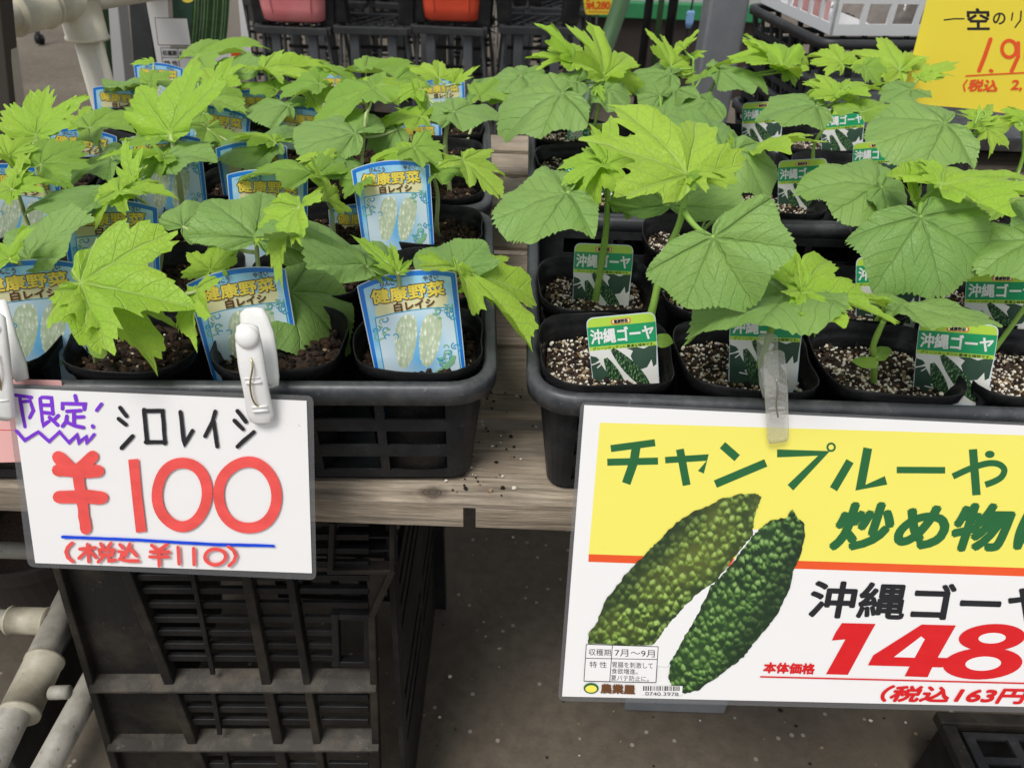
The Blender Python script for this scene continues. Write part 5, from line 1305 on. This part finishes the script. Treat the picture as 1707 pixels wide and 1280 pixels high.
# ------------------------------------------------------------ boards, poles and panels at the upper left
def board(name, label, cat, c, d, th, mat, mat_edge=None):
    """upright board from photo corners (bottom left, bottom right, top right, top left) standing at optical depth d"""
    pts = [at_d(*q, d) for q in c]; Yc = pts[0].y; pts = [at_y(*q, Yc) for q in c]
    dn = [Vector((p.x, p.y, 0.003)) for p in pts[:2]]
    # carried on down to the floor along its own edges
    for i, k in ((0, 3), (1, 2)):
        dv = pts[i] - pts[k]; dn[i] = pts[i] + dv * ((pts[i].z - .003) / max(-dv.z, 1e-6))
    up = [pts[2] + (pts[2] - pts[1]) * .6, pts[3] + (pts[3] - pts[0]) * .6]
    org = Vector(((dn[0].x + dn[1].x) / 2, Yc, 0.0)); mb = MB()
    f = [dn[0], dn[1], up[0], up[1]]; mb.hexa([p - org for p in f] + [p + Vector((0, th, 0)) - org for p in f])
    o = mb.build(name, mat, None, bevel=.002); o.location = org
    return tag(o, label, cat)
board('dark_board', 'dark upright board at the left edge behind the foliage', 'board', [(-40, 300), (30, 300), (4, 40), (-60, 40)], 1.12, .03, M['darkboard'])
board('edge_strip', 'narrow pale wooden strip along the dark board at the left edge', 'board', [(30, 240), (39, 240), (13, 55), (6, 55)], 1.10, .02, M['tanboard'])
board('green_post', 'dark green post leaning beside the cream upright pipe', 'post', [(165, 130), (178, 130), (168, 0), (146, 0)], 1.5, .03, M['greenpole'])
board('partition', 'pale grey upright panel between the green post and the cucumber poster', 'panel', [(184, 122), (208, 122), (196, 0), (166, 0)], 1.75, .05, M['greypanel'])
board('dark_partition', 'dark grey panel behind thin black legs, left of the cucumber poster', 'panel', [(222, 104), (258, 96), (244, 0), (214, 0)], 1.9, .04, M['stool'])
# cucumber poster on its stake
CPn = Plane(at_d(243, 0, 1.32), at_d(400, 0, 1.32), at_d(262, 105, 1.40))
def prc(P):
    P.poly([(276, -60), (392, -60), (404, 82), (284, 82)], 1)
    P.poly([(284, -60), (320, -60), (332, 40), (318, 72), (290, 60)], 7)
    for (xa, xb, wd) in ((329, 323, 15), (345, 339, 16), (361, 355, 16), (376, 369, 14)):
        e = lambda o0, o1: [(xa + o0 + (xb - xa) * t + 2.5 * math.sin(t * 3), -60 + 134 * t) for t in [k / 12 for k in range(13)]]
        L0, R0 = e(-wd / 2, 0), e(wd / 2, 0); cap = [(xb + wd / 2 * math.cos(k * math.pi / 8) + .4, 74 + 9 * math.sin(k * math.pi / 8)) for k in range(1, 8)]
        P.poly(L0 + cap[::-1] + R0[::-1], 8); 
        for q, wq in ((-.22, 2.6), (.12, 1.6)): P.stroke([(x + q * wd + wd / 2, y) for x, y in L0], wq, 9, True)
    P.disc(313, -2, 10, 7, 4)
    P.poly([(258, 30), (312, 31), (319, 76), (264, 75)], 0)
    for a, b in (((258, 30), (312, 31)), ((264, 75), (319, 76)), ((258, 30), (264, 75)), ((312, 31), (319, 76)), ((268, 80), (330, 81)), ((270, 96), (332, 97)), ((268, 80), (273, 118)), ((296, 80), (300, 118))): P.stroke([a, b], .9, 5, False)
    P.quad_text('収穫期', (271, 84), (294, 84.5), (272, 93), 5, .02); P.quad_text('6月～9', (299, 84), (326, 84.5), (300, 93), 5, .02); P.quad_text('特 性', (274, 101), (296, 101.5), (275, 110), 5, .02)
    P.poly([(384, 86), (402, 86), (404, 94), (386, 94)], 6)
cs = card('cucumber_poster', 'white poster with dark green cucumbers on a tan ground, standing behind the left tray', 'poster', CPn, None,
     [(232, -62), (392, -62), (425, 120), (266, 128)], [M["paper"], M["tanboard"], M["i_green"], M['cuke'], M['i_gold'], M['i_black'], M['i_orange'], M['g_dark'], ink('cucumber_skin_print', (.018, .05, .016), .4), ink('cucumber_sheen_print', (.10, .17, .075), .4)], prc)
q = CPn.at(345, 120); tube_obj('stake', [q + Vector((0, .004, .02)), (q.x, q.y + .01, .002)], .006, M['steel'], cs, cs.location.copy(), 10)

# ------------------------------------------------------------ stacked black stools with buckets
def make_stool():
    t = empty('stacking_stool')
    mb = MB(); s = .115
    for (a, b) in (((-s, -s), (s, -s)), ((s, -s), (s, s)), ((s, s), (-s, s)), ((-s, s), (-s, -s))): mb.bar((*a, .45), (*b, .45), .018, .022)
    for k in range(5):
        x = -s + 2 * s * (k + .5) / 5; mb.bar((x - .06, -s, .4535), (x + .06, s, .4535), .006, .004); mb.bar((x + .06, -s, .4485), (x - .06, s, .4485), .006, .004)
    for k in (-.5, 0, .5): mb.bar((-s, k * s, .4435), (s, k * s, .4435), .007, .004)
    mb.build('seat', M['stool'], t, bevel=.002)
    for sx in (-1, 1):
        for sy in (-1, 1):
            mb = MB(); a = Vector((sx * .060, sy * .10, .439)); b = Vector((sx * .064, sy * .125, 0))
            mb.bar(a, b, .030, .018, up=(0, 1, 0)); mb.bar(Vector((sx * .103, sy * .10 + .013, .449)), Vector((sx * .135, sy * .125 + .02, .1)), .011, .013, up=(0, 1, 0)); mb.build('leg', M['stoolleg'], t, bevel=.003)
    for h in (.12, .2, .28, .36):
        for (yy, z) in ((.10, h), (-.04, h - .03)):
            mb = MB(); mb.bar((-.09, yy, z), (.09, yy, z), .012, .010); mb.build('stretcher', M['black'], t)
    for sx in (-1, 1):
        mb = MB(); mb.bar((sx * .105, -.05, .462), (sx * .135, -.06, .86), .05, .07, up=(0, 1, 0)); mb.build('side_post', M['black'], t, bevel=.004)
    for z in (.52, .58, .64, .70):
        mb = MB(); mb.bar((-.10, .08, z), (.10, .11, z + .01), .010, .022); mb.bar((-.10, .11, z + .016), (.10, .08, z + .008), .008, .012); mb.build('back_lattice', M['stool'], t)
    return t
st0 = make_stool(); first = True
STL = {}
for row, (dd_, ys_) in enumerate(((2.55, 40), (3.05, 30), (3.5, 24))):
    xs = ((505, 0), (628, 1), (757, 2), (893, 3)) if row == 0 else ((450, 0), (568, 1), (690, 2), (820, 3), (935, 4)) if row == 1 else ((520, 0), (640, 1), (780, 2), (900, 3))
    for px, k in xs:
        q = at_d(px, ys_ + 6 * row, dd_); yy = q.y
        o = st0 if first else copy_tree(st0); first = False
        o.location = (q.x, yy, 0); o.rotation_euler.z = R((-3, 2, -4, 3, 0)[k])
        o.scale.z = max(.9, min(1.1, q.z / .45)) if row == 0 else 1.0
        ords = ('leftmost', 'second from left', 'third from left', 'fourth from left', 'rightmost')
        what = {0: 'carrying the pink bucket', 1: 'with an empty lattice seat between the pink and red buckets', 2: 'carrying the red bucket', 3: 'with a lattice seat right of the red bucket'}[k] if row == 0 else f"in the shaded {'middle' if row == 1 else 'back'} row, {ords[k]}"
        tag(o, f'black plastic stool {what}', 'stool', 'black stools behind the left tray'); STL[(row, k)] = o
def bucket(label, so_, w, mat):
    L0 = so_.location; z0 = .47 * so_.scale.z
    t = tag(empty('bucket', (L0.x, L0.y - .02, z0 + .004)), label, 'bucket', 'buckets on the stools')
    mb = MB(); prof = [(.74, 0), (.82, .006), (.85, .04), (1.0, .26), (1.07, .262), (1.07, .28), (1.0, .28), (.96, .262), (.80, .05)]
    mb.loft([[(x, y, z) for x, y in rsq(w * a, 6.5, 48)] for a, z in prof], 0, True, True); tb_ = mb.build('tub', mat, t, smooth=True)
    mb = MB()
    for k in (-1, 1): mb.bar((k * w * .5, -w * .86, .03), (k * w * .62, -w * 1.0, .25), .004, .004)
    mb.build('moulded_rib', mat, tb_)
    return t
bucket('faded pink square bucket sitting in a black stool', STL[(0, 0)], .122, M['pinkbin'])
bucket('bright red square bucket sitting in a black stool', STL[(0, 2)], .108, M['redbin'])
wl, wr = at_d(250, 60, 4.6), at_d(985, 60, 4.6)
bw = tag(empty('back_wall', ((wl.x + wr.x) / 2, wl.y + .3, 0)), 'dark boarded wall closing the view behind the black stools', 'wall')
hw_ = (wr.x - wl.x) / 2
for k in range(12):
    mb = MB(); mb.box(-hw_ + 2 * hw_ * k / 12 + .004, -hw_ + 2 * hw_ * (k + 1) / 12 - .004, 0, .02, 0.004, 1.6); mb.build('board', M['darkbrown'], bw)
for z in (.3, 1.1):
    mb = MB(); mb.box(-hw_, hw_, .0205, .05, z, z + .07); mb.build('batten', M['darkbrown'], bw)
# strips of tan cane leaning between the stools
for i, px in enumerate((563, 828)):
    q = at_d(px, 30, 2.85); t = tag(empty('cane_bundle', (q.x, q.y, 0)), f"thin bundle of tan canes standing {'right of the pink bucket' if i == 0 else 'right of the red bucket'}", 'canes', 'cane bundles among the stools')
    for k in range(4):
        mb = MB(); mb.tube([((k - 1.5) * .013, .004 * k, .002), ((k - 1.5) * .014 + .01, .004 * k + .02, .75)], .0055, 8); mb.build('cane', M['tanboard'], t, smooth=True)

# ------------------------------------------------------------ right background
gp_ = at_d(1200, 60, 1.75); wpx = 64 * 1.75 / F
gpt = tag(empty('grey_post', (gp_.x + .01, gp_.y, 0)), 'thick grey square post standing behind the right trays, left of the white basket', 'post')
mb = MB(); mb.box(-wpx / 2, wpx / 2, 0, wpx, .012, 1.5); mb.build('shaft', M['greypost'], gpt, bevel=.006)
mb = MB(); mb.box(-wpx / 2 - .02, wpx / 2 + .02, -.02, wpx + .02, .0, .0118); mb.build('foot_plate', M['greypost'], gpt)
# stack of black baskets under the white one
bc = at_d(1378, 62, 1.30)    # near lower corner of the white basket
BZ = bc.z; rzb = R(-20)
BW, BD, BH = .42, .34, .16
def basket(label, name, grp, z, W, D, H, mat, tap, slots):
    t = tag(empty(name, (bc.x, bc.y, z), R(8)), label, 'basket', grp)
    def cut(Ln, n, bar):
        st = (Ln - bar) / n; o_ = []
        for i in range(n): o_ += [i * st, i * st + bar]
        return o_ + [Ln - bar, Ln]
    vz = [0, .018] + slots + [H]
    nxx, nyy = int(W / .05), int(D / .045)
    cx, cy = cut(W, nxx, .011), cut(D, nyy, .011)
    f = lambda i, j: i % 2 == 0 or j % 2 == 0
    k = lambda v: tap * (1 - v / H)
    mb = MB(); mb.panel(cx, vz, f, lambda u, v, d: (u * (1 - 2 * k(v) / W) + k(v), k(v) + d, v), .004); mb.build('front_wall', mat, t)
    mb = MB(); mb.panel(cx, vz, f, lambda u, v, d: (u * (1 - 2 * k(v) / W) + k(v), D - k(v) - d, v), .004); mb.build('back_wall', mat, t)
    mb = MB(); mb.panel(cy, vz, f, lambda u, v, d: (k(v) + d, u * (1 - 2 * k(v) / D) + k(v), v), .004); mb.build('side_wall', mat, t)
    mb = MB(); mb.panel(cy, vz, f, lambda u, v, d: (W - k(v) - d, u * (1 - 2 * k(v) / D) + k(v), v), .004); mb.build('side_wall', mat, t)
    mb = MB(); mb.box(tap + .0005, W - tap - .0005, tap + .0005, D - tap - .0005, .001, .005); mb.build('base', mat, t)
    mb = MB(); P = [(p.x, p.y, nm) for p, nm in perimeter(W, D, .02, [0, W - .04], [0, D - .04])]
    rings = [[(x + nm.x * a, y + nm.y * a, zz) for a, zz in ((.002, H - .012), (.010, H - .012), (.011, H + .002), (.006, H + .004), (0, H + .003), (-.004, H - .002))] for x, y, nm in P]; rings.append(rings[0])
    mb.loft(rings); mb.build('rim', mat, t, smooth=True)
    return t
basket('white plastic basket with square holes on top of the stacked black baskets', 'white_basket', None, BZ, BW, BD, .15, M['basket'], .012, [.05, .062, .10, .112, .14])
pk = tag(empty('pink_bag', (bc.x + .02, bc.y + .10, BZ + .007), R(8)), 'pink paper packet leaning inside the white basket', 'packet')
mb = MB(); mb.box(0, .012, 0, .13, 0, .125); mb.build('packet_body', M['pinkpaper'], pk, bevel=.003)
mb = MB(); mb.box(.002, .010, .004, .126, .1255, .137); mb.build('packet_fold', M['pinkpaper'], pk, bevel=.002)
sk = tag(empty('plastic_bag', (bc.x + .12, bc.y + .03, BZ + .006), R(8)), 'crumpled clear brownish bags filling the white basket', 'bag')
mb = MB(); rr = random.Random(2); nn = 22; g_ = []
for jj in range(nn):
    for ii in range(nn):
        u, v = ii / (nn - 1), jj / (nn - 1); edge = min(u, 1 - u, v, 1 - v)
        mb.v.append((u * .24, v * .24, .10 * min(1, edge * 5) * (.8 + .5 * noise.noise((u * 7, v * 7, 1))) + .012 * noise.noise((u * 25, v * 25, 3))))
for jj in range(nn - 1):
    for ii in range(nn - 1): a = jj * nn + ii; mb.f.append((a, a + 1, a + nn + 1, a + nn)); mb.m.append(0)
mb.build('bag_film', plastic('brown_film', (.10, .085, .07), (.3, .27, .24), .2, 30), sk, smooth=True)
for k in range(6):
    z = BZ - .04 - .062 * (k + 1) + .05
    if k == 5: hh = .16
    basket(('top', 'second', 'third', 'fourth', 'fifth', 'lowest')[k] + ' one of the nested black baskets under the white basket', 'black_basket', 'nested black baskets', z - .105, BW - .006, BD - .006, .15, M['stool'], .026, [.05, .062, .10, .112, .14])
zl = BZ - .04 - .062 * 6 + .05 - .105
tb = tag(empty('low_table', (bc.x, bc.y, 0), R(8)), 'low dark table under the stack of black baskets', 'table')
mb = MB(); mb.box(-.05, BW + .3, -.02, BD + .05, zl - .022, zl - .001); mb.build('table_top', M['darkboard'], tb, bevel=.002)
for x in (-.03, BW + .26):
    for y in (.0, BD + .02):
        mb = MB(); mb.box(x, x + .03, y, y + .03, 0.002, zl - .0225); mb.build('leg', M['darkboard'], tb)
# grey tray edge and table right of the stack
# yellow price sheet
YS = Plane(at_d(1545, 0, 1.00), at_d(1707, 0, 1.00), at_d(1508, 150, 1.055))
def pry(P):
    P.stroke([(1574, 34), (1590, 32), (1607, 32)], 2.6, 1)
    P.quad_text('空', (1612, 15), (1648, 15), (1613, 50), 1, .03); P.quad_text('の', (1656, 22), (1676, 22), (1655, 41), 1, .03)
    P.stroke([(1688, 22), (1686, 34)], 2.4, 1); P.stroke([(1702, 19), (1701, 34), (1692, 46)], 2.4, 1); P.quad_text('ース', (1716, 20), (1760, 20), (1715, 44), 1, .03)
    P.stroke([(1651, 66), (1641, 95), (1632, 118)], 7, 2); P.stroke([(1651, 118), (1653, 119)], 6, 2)
    P.ring(1682, 82, 12, 14, 6, 2); P.stroke([(1697, 72), (1697, 95), (1686, 119)], 6.5, 2); P.ring(1724, 95, 14, 22, 6, 2)
    P.stroke([(1610, 127), (1660, 124), (1740, 120)], 2.4, 2)
    P.stroke([(1612, 134), (1606, 142), (1608, 152)], 2.6, 2); P.quad_text('税込', (1616, 133), (1664, 134), (1613, 152), 2, .05, .1); P.quad_text('2,', (1686, 134), (1704, 134), (1684, 152), 2, .04, .1); P.quad_text('178', (1712, 134), (1750, 134), (1710, 152), 2, .04, .1)
ys = card('yellow_sheet', 'yellow handwritten price sheet in the upper right corner', 'price sheet', YS, None,
     [(1550, -20), (1800, -20), (1770, 204), (1700, 192), (1600, 180), (1501, 172)], [M['yellowpaper'], M['i_black'], M['i_orange']], pry)
q = YS.at(1640, 176); tube_obj('stake', [q + Vector((0, .006, .02)), (q.x, q.y + .02, ZS - .05)], .005, M['black'], ys, ys.location.copy(), 8)
# far right ledge below the sheet
e = at_d(1640, 230, 1.15)
tl_ = tag(empty('stand_table', (e.x, e.y, 0)), 'black stand with grey edge behind the right trays under the yellow sheet', 'stand')
mb = MB(); mb.box(-.18, .5, 0, .4, e.z - .02, e.z); mb.build('shelf_top', M['rim'], tl_, bevel=.003)
for x in (-.16, -.02, .14, .30):
    mb = MB(); mb.box(x, x + .02, .01, .03, .002, e.z - .0205); mb.build('leg', M['stool'], tl_)
mb = MB(); mb.box(-.17, .5, .2, .21, .05, e.z - .021); mb.build('back_board', M['black'], tl_)
# green counter, poles and small sign in the far middle
gc = at_d(1045, 18, 3.4); gd = at_d(1190, 20, 3.4)
ct = tag(empty('green_counter', (gc.x, gc.y, 0)), 'counter with a green front edge and dark brown front, far behind the right tray', 'counter')
zc = gc.z; hh = 22 * 3.4 / F / .9
mb = MB(); mb.box(-.25, .62, 0, .5, zc - hh / 2, zc + hh / 2); mb.build('counter_top', M['greenplastic'], ct, bevel=.004)
mb = MB(); mb.box(-.24, .61, .03, .48, .002, zc - hh / 2 - .0005); mb.build('counter_front', M['darkbrown'], ct)
mb = MB(); mb.box(-.20, .60, .05, .45, zc + hh / 2 + .0005, zc + hh / 2 + .10); mb.build('counter_goods_tray', M['greypanel'], ct)
for i, (px, d_, wv, mt, lab) in enumerate(((1078, 2.3, 14, 'black', 'slim black pole behind the lime crown, left of the grey post'), (1118, 2.35, 16, 'black', 'slim black pole nearest the grey post'), (1098, 2.6, 10, 'greenpole', 'thin dark green pole between two black poles'))):
    q = at_d(px, 40, d_); o_ = tag(empty('pole', (q.x, q.y, 0)), lab, 'pole', 'poles behind the right trays'); r_ = wv / 2 * d_ / F
    mb = MB(); mb.tube([(0, 0, .008), (0, 0, 1.5)], r_, 12); mb.build('shaft', M[mt], o_, smooth=True)
    mb = MB(); mb.tube([(0, 0, 0), (0, 0, .0075)], r_ * 2, 16); mb.build('foot', M[mt], o_)
a, b = at_d(1040, -10, 2.0), at_d(1018, 55, 2.0); dv = (b - a).normalized()
o_ = tag(empty('leaning_pole', (a + dv * ((a.z - .003) / -dv.z))), 'dark green pole leaning behind the tall lime leaf', 'pole', 'poles behind the right trays')
mb = MB(); base = o_.location.copy(); mb.tube([Vector((0, 0, .001)), a - dv * .3 - base], .022, 14); mb.build('shaft', M['greenpole'], o_, smooth=True)
mb = MB(); mb.tube([a - dv * .3 - base, a - dv * .312 - base], [.024, .020], 14); mb.build('cap', M['black'], o_, smooth=True)
SS = Plane(at_d(972, 0, 2.4), at_d(1022, 0, 2.4), at_d(974, 24, 2.43))
def prs(P):
    P.quad_text('4,280', (984, 3), (1017, 4), (983, 17), 1, .06); P.stroke([(981, 20), (1014, 21)], 1.6, 1, False); P.quad_text('元', (977, 1), (984, 1), (977, 16), 1, .06)
ss = card('small_price_tag', 'small yellow and orange price tag hanging far behind the tall lime leaf', 'price tag', SS, None, round_corners([(968, -30), (1024, -30), (1018, 25), (976, 25)], 5), [M['yellowpaper'], M['i_orange']], prs)
q = SS.at(996, 22); tube_obj('stake', [q + Vector((0, .006, .01)), (q.x, q.y + .01, .002)], .005, M['black'], ss, ss.location.copy(), 8)
q = at_d(1150, 32, 2.45); o_ = tag(empty('blue_clip', q), 'small pale blue clip on a thin black wire near the grey post', 'clip')
mb = MB(); mb.loft([[(x * sx, y * .01, z) for x, y in rsq(.011, 3, 16)] for sx, z in ((.7, -.028), (1.1, -.01), (1.2, .0), (1.0, .012), (1.3, .016), (.9, .024))], 0, True, True); mb.build('clip_body', flat('blue_plastic', (.25, .45, .75), .4), o_, smooth=True)
mb = MB(); mb.tube([(.012, .012, .25), (.0, .012, -.02), (-.01, .012, -q.z + .002)], .003, 6); mb.build('wire', M['black'], o_, smooth=True)
